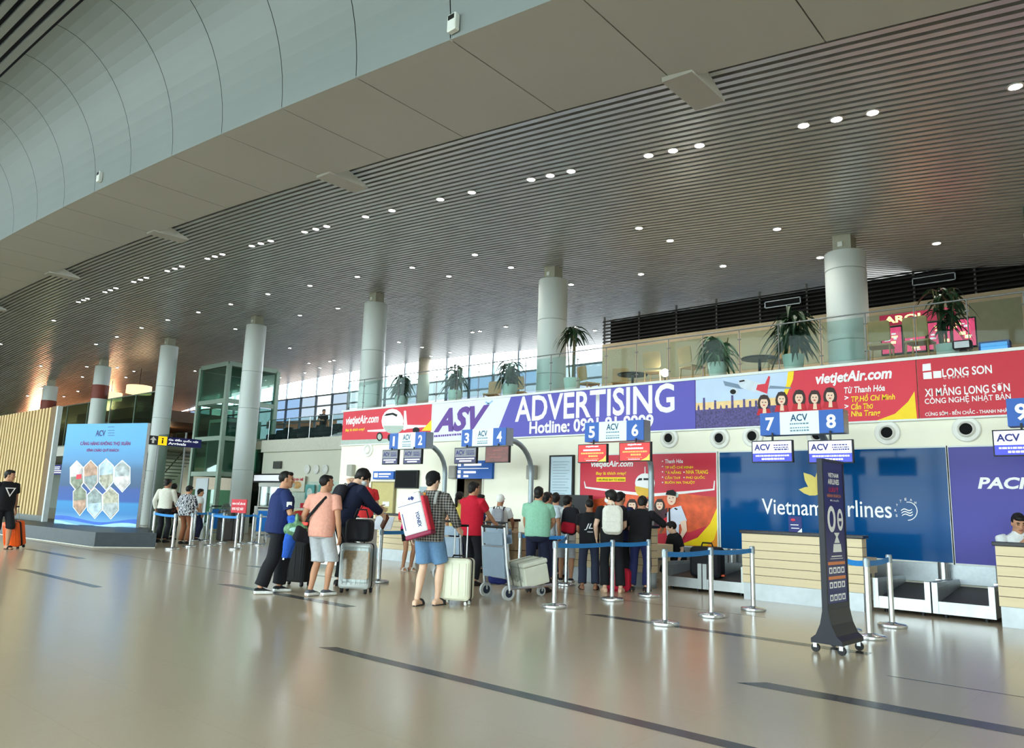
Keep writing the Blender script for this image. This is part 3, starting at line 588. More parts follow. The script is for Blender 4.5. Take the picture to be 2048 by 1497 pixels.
def monitor(cx, zt, kind, label, w=.64, h=.34, Y=11.4):
    zb_ = zt - h; x0, x1 = cx - w / 2, cx + w / 2
    t_ = thing('hanging_monitor', label, 'monitor', (cx, Y, zb_), group='monitors hung under counter signs'); T = Matrix.Translation((-cx, -Y, -zb_))
    g = MB(); g.T = T; g.box(x0, x1, Y, Y + .06, zb_, zt); g.build('housing', BLACK, t_)
    g = MB(); g.T = T; g.box(cx - .012, cx + .012, Y + .03, Y + .054, zt, 2.55); g.box(cx - .05, cx + .05, Y + .06, Y + .075, zt - .15, zt - .02); g.build('bracket', BLACK, t_)
    e = .016; y1 = Y - .003; rr = random.Random(int(abs(cx) * 100)); my = y1 - .004
    def rows(col, spec, par):
        g = MB(); g.T = T
        for z, l, r_, hh in spec:
            x = x0 + l * w
            while x < x0 + r_ * w - .008: ww = min(rr.uniform(.012, .05), x0 + r_ * w - x); g.box(x, x + ww, my, my + .002, zb_ + z * h, zb_ + (z + hh) * h); x += ww + .009
        g.build('screen_text', col, par)
    if kind in ('acv', 'dim'):
        dim = kind == 'dim'; top = mat('screen_grey_dim', (112, 112, 122), .25, emit=.25, var=.03) if dim else mat('screen_lilac', (206, 206, 240), .2, emit=.7, var=.02)
        bot = mat('screen_navy_dim', (30, 26, 78), .25, emit=.25, var=.03) if dim else mat('screen_blue', (44, 50, 190), .2, emit=.6, var=.02)
        g = MB(); g.T = T; g.box(x0 + e, x1 - e, y1, Y, zb_ + h * .42, zt - e, 0); g.box(x0 + e, x1 - e, y1, Y, zb_ + e, zb_ + h * .42, 1); sc_ = g.build('screen', [top, bot], t_)
        lettering('ACV', mat('screen_ink', (26, 30, 110), .4, var=0), sc_, (x0 + .07 * w, x0 + .47 * w, zb_ + .55 * h, zb_ + .84 * h), my, .03, rot=T)
        rows(mat('screen_ink', (26, 30, 110)), [(.75, .55, .9, .05), (.65, .55, .92, .04), (.55, .57, .92, .06)], sc_)
        rows(mat('screen_white_text', (240, 240, 255), .4, emit=.35 if dim else .7, var=0), [(.27, .1, .92, .07), (.12, .25, .8, .08)], sc_)
    elif kind == 'red':
        g = MB(); g.T = T; g.box(x0 + e, x1 - e, y1, Y, zb_ + e, zt - e); sc_ = g.build('screen', mat('screen_red', (206, 30, 28), .25, emit=.55, var=.05, sc=3), t_)
        g = MB(); g.T = T; g.prism([(x1 - e, my, zb_ + e), (x1 - .3 * w, my, zb_ + e), (x1 - .12 * w, my, zb_ + .2 * h), (x1 - e, my, zb_ + .38 * h)], (0, .002, 0)); g.build('yellow_corner', mat('screen_yellow', (220, 190, 70), .3, emit=.5, var=0), sc_)
        lettering('vietjetAir.com', mat('screen_white_text', (240, 240, 255), .4, emit=.7, var=0), sc_, (x0 + .28 * w, x0 + .72 * w, zb_ + .8 * h, zb_ + .92 * h), my, .03, .2, rot=T)
        rows(mat('screen_white_text', ()), [(.63, .2, .78, .08), (.1, .3, .68, .03)], sc_); rows(mat('screen_orange', (250, 170, 90), .4, emit=.6, var=0), [(.46, .12, .9, .08), (.3, .38, .7, .09), (.19, .25, .75, .02)], sc_)
    else:
        g = MB(); g.T = T; g.box(x0 + e, x1 - e, y1, Y, zb_ + e, zt - e); sc_ = g.build('screen', mat('screen_maroon', (98, 40, 34), .2, emit=.25, var=.35, sc=9), t_)
        rows(mat('screen_brown_text', (150, 96, 84), .4, emit=.2, var=0), [(.72, .3, .75, .05), (.5, .1, .9, .03), (.3, .15, .7, .05)], sc_)
monitor(-4.53, 2.43, 'acv', 'lilac and blue monitor under the number 7'); monitor(-3.66, 2.41, 'acv', 'lilac and blue monitor under the number 8')
monitor(-7.88, 2.47, 'red', 'bright red monitor under the number 5'); monitor(-6.98, 2.48, 'red', 'bright red monitor under the number 6')
monitor(-11.12, 2.49, 'dim', 'dim grey and navy monitor under the number 3'); monitor(-10.22, 2.5, 'maroon', 'dark maroon monitor under the number 4')
monitor(-13.55, 2.5, 'dim', 'dim grey and navy monitor under the number 1', .55); monitor(-12.78, 2.5, 'dim', 'dim grey and navy monitor under the number 2', .6)
monitor(-1.3, 2.47, 'acv', 'lilac and blue monitor under the number 9')
# television, door signs, notice case, speakers
def wallbox(name, label, cat, px0, px1, py0, py1, m, Y=WY, th=.06, group=None, nm='panel', fr=None):
    a, b_ = wl(px0, (py0 + py1) / 2, Y - th), wl(px1, (py0 + py1) / 2, Y - th); cx = (px0 + px1) / 2; z0, z1 = wl(cx, py1, Y - th).z, wl(cx, py0, Y - th).z
    t_ = thing(name, label, cat, ((a.x + b_.x) / 2, Y, z0), group=group); w = (b_.x - a.x) / 2
    g = MB(); g.box(-w, w, -th, 0, 0, z1 - z0); g.build(nm, m, t_)
    if fr:
        e = .035; g = MB()
        for q in ((-w - e, -w, -e, z1 - z0 + e), (w, w + e, -e, z1 - z0 + e), (-w, w, z1 - z0, z1 - z0 + e), (-w, w, -e, 0)): g.box(q[0], q[1], -th - .015, 0, q[2], q[3])
        g.build('frame', fr, t_)
    return t_, w, z1 - z0, th
t_, w, h, th = wallbox('television', 'switched off black television on the wall under sign 2', 'television', 790, 834, 941, 977, BLACK, th=.08, nm='housing')
g = MB(); g.box(-w + .02, w - .02, -th - .004, -th, .02, h - .02); g.build('screen', mat('dead_screen', (5, 5, 7), .3, spec=.04), t_)
t_, w, h, th = wallbox('door_sign', 'blue sign with three white text rows above the doorway', 'sign', 914, 984, 922, 958, BLUE, th=.08)
g = MB(); rr = random.Random(2)
for z, l, r in ((.72, .2, .7), (.55, .04, .9), (.3, .2, .55), (.08, .2, .34)): g.box(-w + 2 * w * l, -w + 2 * w * r, -th - .003, -th, z * h, z * h + (.12 if z != .55 else .035) * h)
for z in (.06, .3, .7): g.box(-w + .03, -w + .13, -th - .003, -th, z * h, z * h + .17 * h)
g.build('sign_text', mat('lit_white_text', (245, 248, 255), .4, emit=.4, var=0), t_)
t_, w, h, th = wallbox('door_sign', 'small blue sign with white pictogram beside the television', 'sign', 746, 787, 943, 959, BLUE, th=.08)
g = MB(); g.box(-w + .05, -w + .2, -th - .003, -th, .05, h - .05); g.box(-w + .25, w - .12, -th - .003, -th, h * .55, h * .75); g.box(-w + .25, w - .2, -th - .003, -th, h * .25, h * .38); g.build('sign_text', mat('lit_white_text', ()), t_)
OLV = mat('olive_yellow_board', (190, 176, 118), .5)
t_, w, h, th = wallbox('notice_cabinet', 'olive yellow cabinet door on the wall below the television', 'cabinet', 742, 786, 966, 1042, OLV, th=.07, fr=mat('cabinet_frame', (150, 140, 100), .5))
g = MB(); g.box(w * .1, w * .7, -th - .012, -th, h * .38, h * .5); g.build('switch_plate', WHITEM, t_)
t_, w, h, th = wallbox('notice_board', 'tall light box with rows of print in a black frame', 'notice board', 1101, 1144, 914, 993, mat('notice_paper', (186, 208, 220), .4, emit=.1, var=.03), th=.06, fr=BLACK)
g = MB()
for k in range(12): g.box(-w * .8, w * (.4 + .35 * ((k * 7) % 3) / 2), -th - .003, -th, h * (.06 + .073 * k), h * (.07 + .073 * k))
g.build('notice_text', mat('grey_print', (120, 140, 155), .5, var=0), t_)
for px, py, s in ((700, 941, 'near the wall end'), (905, 945, 'by the first bent pole'), (1062, 945, 'by the second bent pole')):
    p = wl(px, py, WY - .1); g = MB(); g.rbox(-.12, .12, -.14, 0, -.16, .16, .03)
    tag(g.build('wall_speaker', mat('speaker_grey', (168, 166, 158), .6), None, loc=(p.x, WY, p.z)), 'grey box loudspeaker on the cream wall ' + s, 'loudspeaker', 'wall loudspeakers')
p = wl(855, 1010, WY); g = MB(); g.box(-.28, .28, -.05, -.002, -.75, .45); tag(g.build('service_hatch', mat('hatch_grey', (158, 172, 180), .4), None, loc=(p.x, WY, p.z)), 'grey hatch door in the wall behind the plaid shirt man', 'door')
p = wl(1152, 1012, 12.9); g = MB(); g.box(-1.1, .35, -.05, .1, -p.z, .22); tag(g.build('back_screen', BLACK, None, loc=(p.x, 12.9, p.z)), 'low black screen behind counter 5 beside the red poster', 'screen')
# ------------------------------------------------------------------ counters and weighing belts
WOODC = mat('pale_wood_laminate', (222, 204, 168), .5, var=.04, sc=3, stretch=(.3, 1, 12)); GRAN = mat('dark_granite', (40, 38, 42), .2, var=.4, sc=60); KICK = mat('kick_steel', (176, 182, 186), .4, .5, var=.05)
GAP = mat('groove_shadow_gap', (70, 58, 44), .8)
def counter(x0, x1, label, y0=11.5, dep=.2):
    t_ = thing('check_in_counter', label, 'counter', ((x0 + x1) / 2, y0, 0), group='wooden check-in counters'); w = (x1 - x0) / 2
    g = MB(); g.box(-w + .006, w - .006, .008, dep, .25, 1.0, 1)
    n = 6; hh = .75 / n
    for k in range(n): g.box(-w, w, 0, dep + .01, .25 + hh * k + .004, .25 + hh * (k + 1) - .004, 0)
    g.build('wood_front', [WOODC, GAP], t_)
    g = MB(); g.box(-w + .012, w - .012, .012, dep, 0, .25); g.build('kick_plate', KICK, t_)
    g = MB(); g.rbox(-w - .03, w + .03, -.03, dep + .04, 1.0, 1.05, .012); g.build('countertop', GRAN, t_)
    g = MB(); g.box(-w + .03, w - .03, dep + .045, .8, .68, .72); g.box(-w + .03, -w + .06, dep + .045, .8, .5, .68); g.box(w - .06, w - .03, dep + .045, .8, .5, .68); g.box(-w + .05, -w + .08, .7, .73, 0, .5); g.box(w - .08, w - .05, .7, .73, 0, .5); g.build('work_desk', WOODC, t_)
    return t_
cs = [(-5.09, -3.31, 'wooden check-in counter below sign 7 and 8 with dark granite top'), (-8.48, -6.7, 'wooden check-in counter below sign 5 and 6, crowded with people in black'), (-11.6, -9.85, 'wooden check-in counter below sign 3 and 4, behind the trolleys'),
      (-14.6, -12.6, 'wooden check-in counter below sign 1 and 2'), (-1.7, .1, 'wooden check-in counter where the white shirted clerk sits')]
for c in cs: counter(*c)
t_ = thing('counter_card', 'small navy notice card standing on the counter under signs 7 and 8', 'sign', (-4.28, 11.6, 1.051)); g = MB(); g.box(-.1, .1, -.006, .006, 0, .235); g.build('card', NAVY, t_); g = MB(); g.box(-.06, .06, -.008, -.006, .05, .062); g.box(-.07, .05, -.008, -.006, .1, .112); g.prism([(.03, -.007, .0), (.1, -.007, .0), (.1, -.007, .06)], (0, .001, 0)); g.build('card_text', WHT, t_); g = MB(); g.ell((-.03, -.007, .18), (.035, .002, .02)); g.build('card_emblem', RED, t_)
BELT = mat('rubber_belt', (62, 58, 52), .55, var=.15, sc=40, bump=.2); STL3 = mat('belt_side_steel', (190, 196, 198), .35, .7, var=.08, sc=6)
def belts(x0, x1, n0, label):
    xm = (x0 + x1) / 2
    for a, b_, s in ((x0, xm - .01, 'farther of the pair'), (xm + .01, x1, 'nearer of the pair')):
        t_ = thing('weighing_belt', label + ', ' + s, 'conveyor', (a, 11.75, 0), group='baggage weighing belts'); w = b_ - a
        g = MB(); g.box(.07, w - .07, 0, .04, .055, .215); g.build('front_panel', STL3, t_)
        g = MB()
        for q in (0, w - .07): g.box(q, q + .07, -.01, 1.5, .055, .40); g.box(q, q + .07, -.01, .05, .40, .46); g.prism([(q + .01, .05, .40), (q + .01, .05, .455), (q + .01, 1.5, .43), (q + .01, 1.5, .40)], (.05, 0, 0))
        g.build('side_frame', STL3, t_)
        g = MB(); g.prism([(.075, .03, .14), (.075, .03, .2), (.075, 1.5, .33), (.075, 1.5, .2)], (w - .15, 0, 0)); g.build('belt', BELT, t_)
        g = MB()
        for q in (.1, w - .16): g.cyl((q + .03, .12, 0), (q + .03, .12, .06), .025, n=10); g.cyl((q + .03, 1.3, 0), (q + .03, 1.3, .06), .025, n=10)
        g.build('foot', BLACK, t_)
        if s[0] == 'n' or 1:
            g = MB(); g.lathe([(.075, .40), (.075, .67)], (w - .1, 1.38, 0), n=18); g.box(w - .2, w - .0, 1.3, 1.48, .36, .42); g.build('guide_roller', STEEL, t_, smooth=40)
belts(-3.26, -1.78, 0, 'steel baggage weighing belt between desks 8 and 9'); belts(-6.64, -5.15, 0, 'steel baggage weighing belt between desks 6 and 7'); belts(-9.8, -8.55, 0, 'steel baggage weighing belt between desks 4 and 5'); belts(-12.5, -11.65, 0, 'steel baggage weighing belt between desks 2 and 3')
g = MB(); g.box(-17.5, -13.3, WY - .05, WY - .01, .1, .2); g.box(-9.5, 9, WY - .045, WY - .005, .36, .645); struct(g.build('baseboard_back', STEEL2))
settle()
# ------------------------------------------------------------------ queue barriers
BTAPE = mat('blue_barrier_tape', (44, 132, 206), .5, var=.05, sc=20); STC = mat('barrier_steel', (196, 200, 202), .22, .9, var=.03)
posts = []
def barrier(px, py, label, group, h=.86, p=None):
    p = p or fl(px, py); t_ = thing('queue_barrier_post', label, 'barrier', (p.x, p.y, 0), group=group)
    g = MB(); g.lathe([(.165, 0), (.168, .01), (.165, .034), (.15, .044), (.06, .052), (.04, .062)], n=28); g.build('base', STC, t_, smooth=40)
    g = MB(); g.lathe([(.032, .03), (.032, h - .1)], n=18); g.build('pole', STC, t_, smooth=40)
    g = MB(); g.lathe([(.036, h - .1), (.037, h - .02), (.03, h)], n=18); g.box(-.012, .012, -.042, .042, h - .085, h - .02); g.build('head', mat('barrier_head', (150, 160, 168), .35, .6), t_, smooth=40)
    t_['_p'] = 1; posts.append(t_); return t_
def tape(a, b_, h=.80, sag=.015):
    A, B = a.location, b_.location; d = Vector((B.x - A.x, B.y - A.y, 0)); n = 10; g = MB()
    u = d.normalized(); v = Vector((-u.y, u.x, 0)) * .0015; d0 = u * .036; L = d - d0 * 2
    rings = []
    for k in range(n + 1):
        q = d0 + L * (k / n); s = -sag * 4 * (k / n) * (1 - k / n); rings.append([q + v + Vector((0, 0, h - .03 + s)), q - v + Vector((0, 0, h - .03 + s)), q - v + Vector((0, 0, h + .03 + s)), q + v + Vector((0, 0, h + .03 + s))])
    g.loft(rings); g.build('belt', BTAPE, a)
G1, G2, G3, G4 = 'barrier posts of the lane by desk 6', 'barrier posts of the lane by desk 7', 'barrier posts of the lane by desk 8', 'barrier posts by the glass lift'
a1 = barrier(1108, 1216, 'steel barrier post standing beside the man in the mint polo', G1); a2 = barrier(1224, 1202, 'steel barrier post behind the white backpack', G1); a3 = barrier(1297, 1194, 'steel barrier post nearest counter 6', G1)
a4 = barrier(1132, 1172, 'steel barrier post between the mint polo man and counter 5', G1); a5 = barrier(1038, 1168, 'steel barrier post half hidden by the mint polo man', G1)
b1_ = barrier(1330, 1251, 'steel barrier post, front one of the middle lane of three', G2); b2_ = barrier(1423, 1235, 'steel barrier post in the middle of the lane by counter 7', G2); b3_ = barrier(1507, 1222, 'steel barrier post touching the front of counter 7', G2)
c1_ = barrier(1740, 1278, 'steel barrier post just beside the tall navy totem', G3); c2_ = barrier(1785, 1255, 'steel barrier post before the weighing belts of desk 8', G3)
p = fl(1693, 1264); c0_ = barrier(0, 0, 'steel barrier post mostly hidden behind the navy totem', G3, p=p)
for a, b_ in ((a1, a2), (a2, a3), (a4, a5), (b1_, b2_), (b2_, b3_), (c0_, c1_), (c1_, c2_)): tape(a, b_)
tape(a4, a1)
d1_ = barrier(757, 1166, 'steel barrier post carrying the white paper notice', G1); p = fl(840, 1120); d2_ = barrier(0, 0, 'steel barrier post behind the plaid shirt man', G1, p=Vector((-10.6, 10.3, 0))); tape(d1_, d2_)
LP_ = [(303, 1089, 'beside the white shirted man at the glass'), (344, 1100, 'nearest the dark platform corner'), (379, 1095, 'right by the zebra blouse woman'), (386, 1083, 'just behind the zebra blouse woman'), (411, 1083, 'middle of the back lane row'), (420, 1093, 'in front of the wrapped luggage'), (443, 1087, 'under the round white column'), (470, 1100, 'carrying the small red sign'), (480, 1090, 'behind the small red sign'), (503, 1088, 'by the blue trolleys'), (517, 1092, 'next to the navy jersey man')]
LL = [barrier(x, y, 'thin far barrier post ' + s, G4) for x, y, s in LP_]
for i, j in ((0, 1), (3, 4), (5, 7), (4, 6), (8, 9), (9, 10)): tape(LL[i], LL[j])
for o in posts: del o['_p']
# red notice on a post
P = LL[7].location
t_ = thing('barrier_sign', 'small red sign with two white text rows on a barrier post', 'sign', (P.x, P.y, .86), R_(8))
g = MB(); g.box(-.29, .29, -.012, .012, .05, .39); g.build('panel', mat('sign_red', (190, 24, 44), .45), t_); g = MB(); g.cyl((0, 0, -.02), (0, 0, .06), .012); g.build('stem', STC, t_)
lettering('HẠN CHẾ LÊN XE', WHT, t_, (-.25, .25, .24, .33), -.015, .02); lettering('KHU VỰC NÀY', WHT, t_, (-.24, .2, .1, .2), -.015, .02)
P = d1_.location; t_ = thing('paper_notice', 'white paper notice clipped flat on top of a barrier post', 'notice', (P.x, P.y, .845), R_(20))
g = MB(); g.T = Matrix.Rotation(R_(62), 4, 'X'); g.box(-.17, .17, -.0, .24, .0, .012); g.build('sheet', mat('paper_white', (232, 234, 246), .5), t_); g = MB(); g.cyl((0, 0, 0), (0, 0, .03), .015); g.build('clip', STC, t_)
# ------------------------------------------------------------------ navy totem with the number 08
p = fl(1676, 1303); TN = mat('totem_navy', (30, 36, 104), .35, var=.03); TD = mat('totem_black', (28, 30, 40), .4)
t_ = thing('information_totem', 'tall narrow navy totem with number 08 on a wheeled base', 'totem', (p.x, p.y, 0), R_(86))
prof = [(-.15, .09), (-.15, .13), (-.10, .17), (-.055, .27), (-.028, .4), (-.028, .46), (.028, .46), (.028, .4), (.055, .27), (.10, .17), (.15, .13), (.15, .09)]
g = MB(); g.prism([(-.27, y, z) for y, z in prof], (.54, 0, 0)); g.build('foot', TD, t_)
g = MB(); g.box(-.245, .245, -.022, .022, .4, 1.84); g.build('panel', TN, t_)
g = MB(); g.box(-.275, -.245, -.027, .027, .4, 1.87); g.box(.245, .275, -.027, .027, .4, 1.87); g.box(-.245, .245, -.027, .027, 1.84, 1.87); g.build('frame', TD, t_)
for sx in (-1, 1):
    for sy in (-1, 1):
        g = MB(); c = Vector((sx * .22, sy * .125, .04)); g.cyl(c - Vector((.014, 0, 0)), c + Vector((.014, 0, 0)), .04, n=16, m=0); g.cyl(c + Vector((0, 0, .02)), c + Vector((0, 0, .07)), .014, n=8, m=1); g.box(c.x - .02, c.x + .02, c.y - .018, c.y + .018, .045, .092, 1); g.build('caster', [BLACK, STEEL], t_, smooth=40)
yf = -.0245
lettering('VIETNAM', WHT, t_, (-.13, .13, 1.69, 1.735), yf, .03); lettering('AIRLINES', WHT, t_, (-.14, .14, 1.62, 1.675), yf, .03)
lettering('LƯU Ý', RED, t_, (-.12, .12, 1.545, 1.6), yf, .03); lettering('HÀNH KHÁCH', mat('totem_orange', (226, 140, 90), .5), t_, (-.17, .17, 1.49, 1.53), yf, .02); lettering('Mã chuyến', WHT, t_, (-.1, .12, 1.445, 1.475), yf, .01)
g = MB()
for cx, rx, rz, z in ((-.085, .1, .13, 1.275), (.13, .075, .11, 1.27)):
    o_ = [(cx + rx * math.cos(R_(a)), yf, z + rz * math.sin(R_(a))) for a in range(0, 360, 15)]; i_ = [(cx + rx * .5 * math.cos(R_(a)), yf, z + rz * .62 * math.sin(R_(a))) for a in range(0, 360, 15)]
    for k in range(24): g.poly([o_[k], o_[(k + 1) % 24], i_[(k + 1) % 24], i_[k]])
g.poly([(.07, yf, 1.255), (.19, yf, 1.255), (.19, yf, 1.285), (.07, yf, 1.285)])
g.poly([(-.04, yf, 1.14), (.1, yf, 1.14), (.05, yf, 1.1), (.01, yf, 1.1)]); g.poly([(.01, yf, 1.1), (.05, yf, 1.1), (.1, yf, 1.04), (-.04, yf, 1.04)]); g.poly([(-.06, yf, 1.03), (.12, yf, 1.03), (.14, yf, .95), (-.08, yf, .95)])
g.build('number_print', WHT, t_)
g = MB()
def tb(x0, x1, z0, z1, k): g.box(x0, x1, yf, yf + .002, z0, z1, k)
tb(-.12, .14, .905, .915, 1); tb(-.15, .16, .885, .89, 1)
for z in (.84, .7): tb(-.21, .21, z - .012, z + .018, 0)
for z in (.775, .635, .515):
    for q in range(4): tb(-.19 + .1 * q, -.115 + .1 * q, z - .03, z + .03, 1)
    for q in range(4): g.box(-.175 + .1 * q, -.14 + .1 * q, yf - .001, yf, z - .018, z + .014, 2)
g.build('icon_rows', [mat('totem_orange', ()), WHT, NAVY], t_)
# ------------------------------------------------------------------ luggage
def suitcase(name, label, loc, rz, w, h, d, m, rim=None, handle=True, tilt=0, ribs=4, wheelc=None, hh=.35):
    t_ = thing(name, label, 'suitcase', loc, rz); t_.rotation_euler.x = tilt
    g = MB(); z0 = .065
    for k, (a, b_) in enumerate(((-d / 2, -.012), (.012, d / 2))):
        g.rbox(-w / 2, w / 2, a, b_, z0, h, .05)
    for k in range(ribs):
        x = -w * .36 + w * .72 * k / max(1, ribs - 1); g.rbox(x - .012, x + .012, -d / 2 - .006, -d / 2 + .02, z0 + .06, h - .06, .008); g.rbox(x - .012, x + .012, d / 2 - .02, d / 2 + .006, z0 + .06, h - .06, .008)
    g.build('shell', m, t_, smooth=40)
    g = MB(); g.rbox(-w / 2 - .004, w / 2 + .004, -.013, .013, z0 - .004, h + .004, .05); g.build('zip_rim', rim or BLACK, t_, smooth=40)
    for sx in (-1, 1):
        for sy in (-1, 1):
            g = MB(); c = Vector((sx * (w / 2 - .05), sy * (d / 2 - .045), .03)); g.cyl(c - Vector((.014, 0, 0)), c + Vector((.014, 0, 0)), .03, n=14, m=0); g.box(c.x - .02, c.x + .02, c.y - .018, c.y + .018, .035, z0 + .01, 1); g.build('wheel', [wheelc or BLACK, BLACK], t_, smooth=40)
    if handle:
        g = MB(); 
        for sx in (-1, 1): g.cyl((sx * w * .22, d * .3, h - .02), (sx * w * .22, d * .3, h + hh), .010, n=10)
        g.build('handle_tube', STEEL, t_, smooth=40); g = MB(); g.tube([(-w * .25, d * .3, h + hh), (w * .25, d * .3, h + hh)], .017, n=10); g.build('handle_grip', BLACK, t_, smooth=40)
    g = MB(); g.tube([(-.08, 0, h), (-.07, 0, h + .03), (.07, 0, h + .03), (.08, 0, h)], .011, n=8); g.build('top_handle', BLACK, t_, smooth=40)
    return t_
CRM = mat('cream_shell', (222, 222, 200), .4, var=.02)
p = fl(913, 1210); suitcase('suitcase', 'cream hard shell suitcase held by the plaid shirt man', (p.x, p.y, 0), R_(26), .40, .60, .25, CRM, wheelc=WHITEM, hh=.42)
p = fl(712, 1186); sv = suitcase('suitcase', 'silver suitcase partly wrapped in clear film before the suited man', (p.x, p.y, 0), R_(30), .46, .70, .3, mat('silver_shell', (196, 202, 202), .35, .25), hh=.05, ribs=6)
g = MB(); g.rbox(-.16, .235, -.165, -.150, .2, .6, .04); g.build('wrapped_parcel', mat('brown_wrap', (168, 138, 104), .5, var=.3, sc=25), sv)['label'] = 'brown parcel under the film'
g = MB(); g.rbox(-.2, .24, -.168, .162, .14, .66, .05); g.build('clear_film', glass('film_clear', (236, 240, 240), .12, .15), sv)
p = fl(590, 1172); suitcase('suitcase', 'black upright suitcase under the brown duffel bag', (p.x, p.y, 0), R_(22), .45, .66, .28, mat('black_fabric_case', (30, 30, 32), .8), hh=.1)
p = fl(36, 1097); suitcase('suitcase', 'bright orange suitcase pulled by the man in triangle tee', (p.x, p.y - .06, 0), R_(30), .4, .62, .25, mat('orange_shell', (238, 96, 30), .35), tilt=R_(14), hh=.32)
g = MB(); dp = fl(590, 1172)
g = MB(); g.tube([(-.24, 0, .12), (-.2, 0, .13), (0, 0, .135), (.2, 0, .13), (.24, 0, .12)], [(.06, .05), (.12, .11), (.13, .12), (.12, .11), (.06, .05)], n=16)
dt = thing('duffel_bag', 'brown duffel bag lying on the black suitcase', 'bag', (dp.x, dp.y, .695), R_(22)); g.build('body', mat('brown_canvas', (104, 84, 60), .8, var=.2), dt, smooth=60)
g = MB(); g.tube([(-.12, -.1, .2), (-.08, -.05, .3), (.08, -.05, .3), (.12, -.1, .2)], .012); g.build('strap', BLACK, dt, smooth=40)
g = MB(); 
cu = thing('travel_cushion', 'red and cream round cushion strapped on the duffel bag', 'cushion', (dp.x, dp.y, .93), R_(22)); g.ell((0, 0, .09), (.2, .12, .11)); g.build('red_half', mat('red_plush', (150, 30, 30), .9), cu, smooth=60); g = MB(); g.ell((0, 0, .06), (.205, .125, .06)); g.build('cream_rim', mat('cream_plush', (224, 200, 150), .9), cu, smooth=60)
# duffel on the belt behind the poster pilot, red bag on the floor
p = Vector((-5.95, 12.05, .23)); t_ = thing('travel_bag', 'black travel bag standing on the weighing belt of desk 6', 'bag', p, R_(8))
g = MB(); g.rbox(-.26, .26, -.16, .16, .0, .5, .08); g.build('body', mat('black_nylon', (22, 23, 30), .7), t_, smooth=40); g = MB(); g.tube([(-.1, 0, .49), (-.08, 0, .56), (.08, 0, .56), (.1, 0, .49)], .014); g.build('handle', BLACK, t_, smooth=40); g = MB(); g.box(.22, .3, -.05, .02, .03, .06); g.build('name_tag', mat('tag_orange', (220, 90, 50), .5), t_)
p = fl(1268, 1180); t_ = thing('tote_bag', 'crimson bag on the floor between two queueing men', 'bag', (p.x - .06, p.y - .42, 0), R_(20)); g = MB(); g.rbox(-.22, .22, -.12, .12, 0, .36, .08); g.build('body', mat('crimson_nylon', (196, 30, 60), .7), t_, smooth=40); g = MB(); g.tube([(-.1, 0, .35), (-.06, 0, .44), (.06, 0, .44), (.1, 0, .35)], .012); g.build('handle', mat('crimson_nylon', ()), t_, smooth=40)
# ------------------------------------------------------------------ baggage trolleys
TRP = mat('trolley_panel', (150, 168, 186), .35, .3, var=.05); TRF = mat('trolley_frame', (198, 202, 206), .3, .85); TYRE = mat('trolley_tyre', (190, 194, 196), .5)
def trolley(label, loc, rz, pm=None, front=None):
    t_ = thing('baggage_trolley', label, 'trolley', loc, rz, 'baggage trolleys')
    g = MB()
    for sx in (-1, 1): g.tube([(sx * .3, .0, .14), (sx * .28, -.05, .5), (sx * .27, -.1, 1.0)], .022, n=10); g.tube([(sx * .3, 0, .16), (sx * .28, .45, .17), (sx * .2, .85, .18)], .018, n=8)
    for z, yy in ((.3, -.02), (.72, -.07)): g.tube([(-.28, yy, z), (.28, yy, z)], .014)
    for yy in (.2, .5, .8): g.tube([(-.27, yy, .17), (.27, yy, .17)], .012)
    g.build('frame', TRF, t_, smooth=40)
    g = MB(); g.T = Matrix.Translation((0, -.05, .3)) @ Matrix.Rotation(R_(6), 4, 'X'); g.box(-.26, .26, -.012, .012, 0, .42); g.build('panel', pm or TRP, t_)
    g = MB(); g.T = Matrix.Translation((0, -.09, .76)) @ Matrix.Rotation(R_(6), 4, 'X'); g.box(-.24, .24, -.01, .16, 0, .012); g.box(-.24, .24, -.012, .0, 0, .16); g.box(-.24, .24, .15, .16, 0, .12); g.build('hand_basket', pm or TRP, t_)
    g = MB(); g.tube([(-.27, -.1, 1.0), (.27, -.1, 1.0)], .02, n=10); g.build('handle', BLACK, t_, smooth=40)
    for x, yy, r in ((-.27, 0, .1), (.27, 0, .1), (0, .82, .07)):
        g = MB(); g.cyl((x - .02, yy, r), (x + .02, yy, r), r, n=20, m=0); g.cyl((x - .024, yy, r), (x + .024, yy, r), r * .6, n=16, m=1); g.box(x - .03, x + .03, yy - .012, yy + .012, r, .17, 2); g.build('wheel', [TYRE, mat('hub_dark', (40, 48, 66), .5), TRF], t_, smooth=40)
    return t_
p = fl(1000, 1200); tr1 = trolley('grey panelled trolley carrying the strapped white box', (p.x - .12, p.y + .06, 0), R_(-12))
p = fl(888, 1165); trolley('grey panelled trolley behind the cream suitcase', (p.x - .35, p.y + .45, 0), R_(10))
M1 = Matrix.Translation(tr1.location) @ Matrix.Rotation(R_(-12), 4, 'Z')
q = M1 @ Vector((.06, .55, .19)); t_ = thing('foam_box', 'white foam box tied with cord, tilted on the trolley', 'box', q, R_(-20)); t_.rotation_euler.x = R_(12)
g = MB(); g.rbox(-.25, .25, -.2, .2, 0, .28, .02); g.build('body', mat('foam_white', (222, 224, 208), .7, var=.03), t_, smooth=40); g = MB(); g.rbox(-.258, .258, -.208, .208, .285, .35, .02); g.build('lid', mat('foam_white', ()), t_, smooth=40)
g = MB(); 
for x in (-.12, .12): g.box(x - .008, x + .008, -.214, .214, -.004, .356)
g.build('cord', mat('cord_grey', (150, 150, 140), .7), t_); lettering('HẢI SẢN', mat('box_print', (150, 158, 140), .6, var=0), t_, (-.17, .17, .08, .2), -.203, .01)
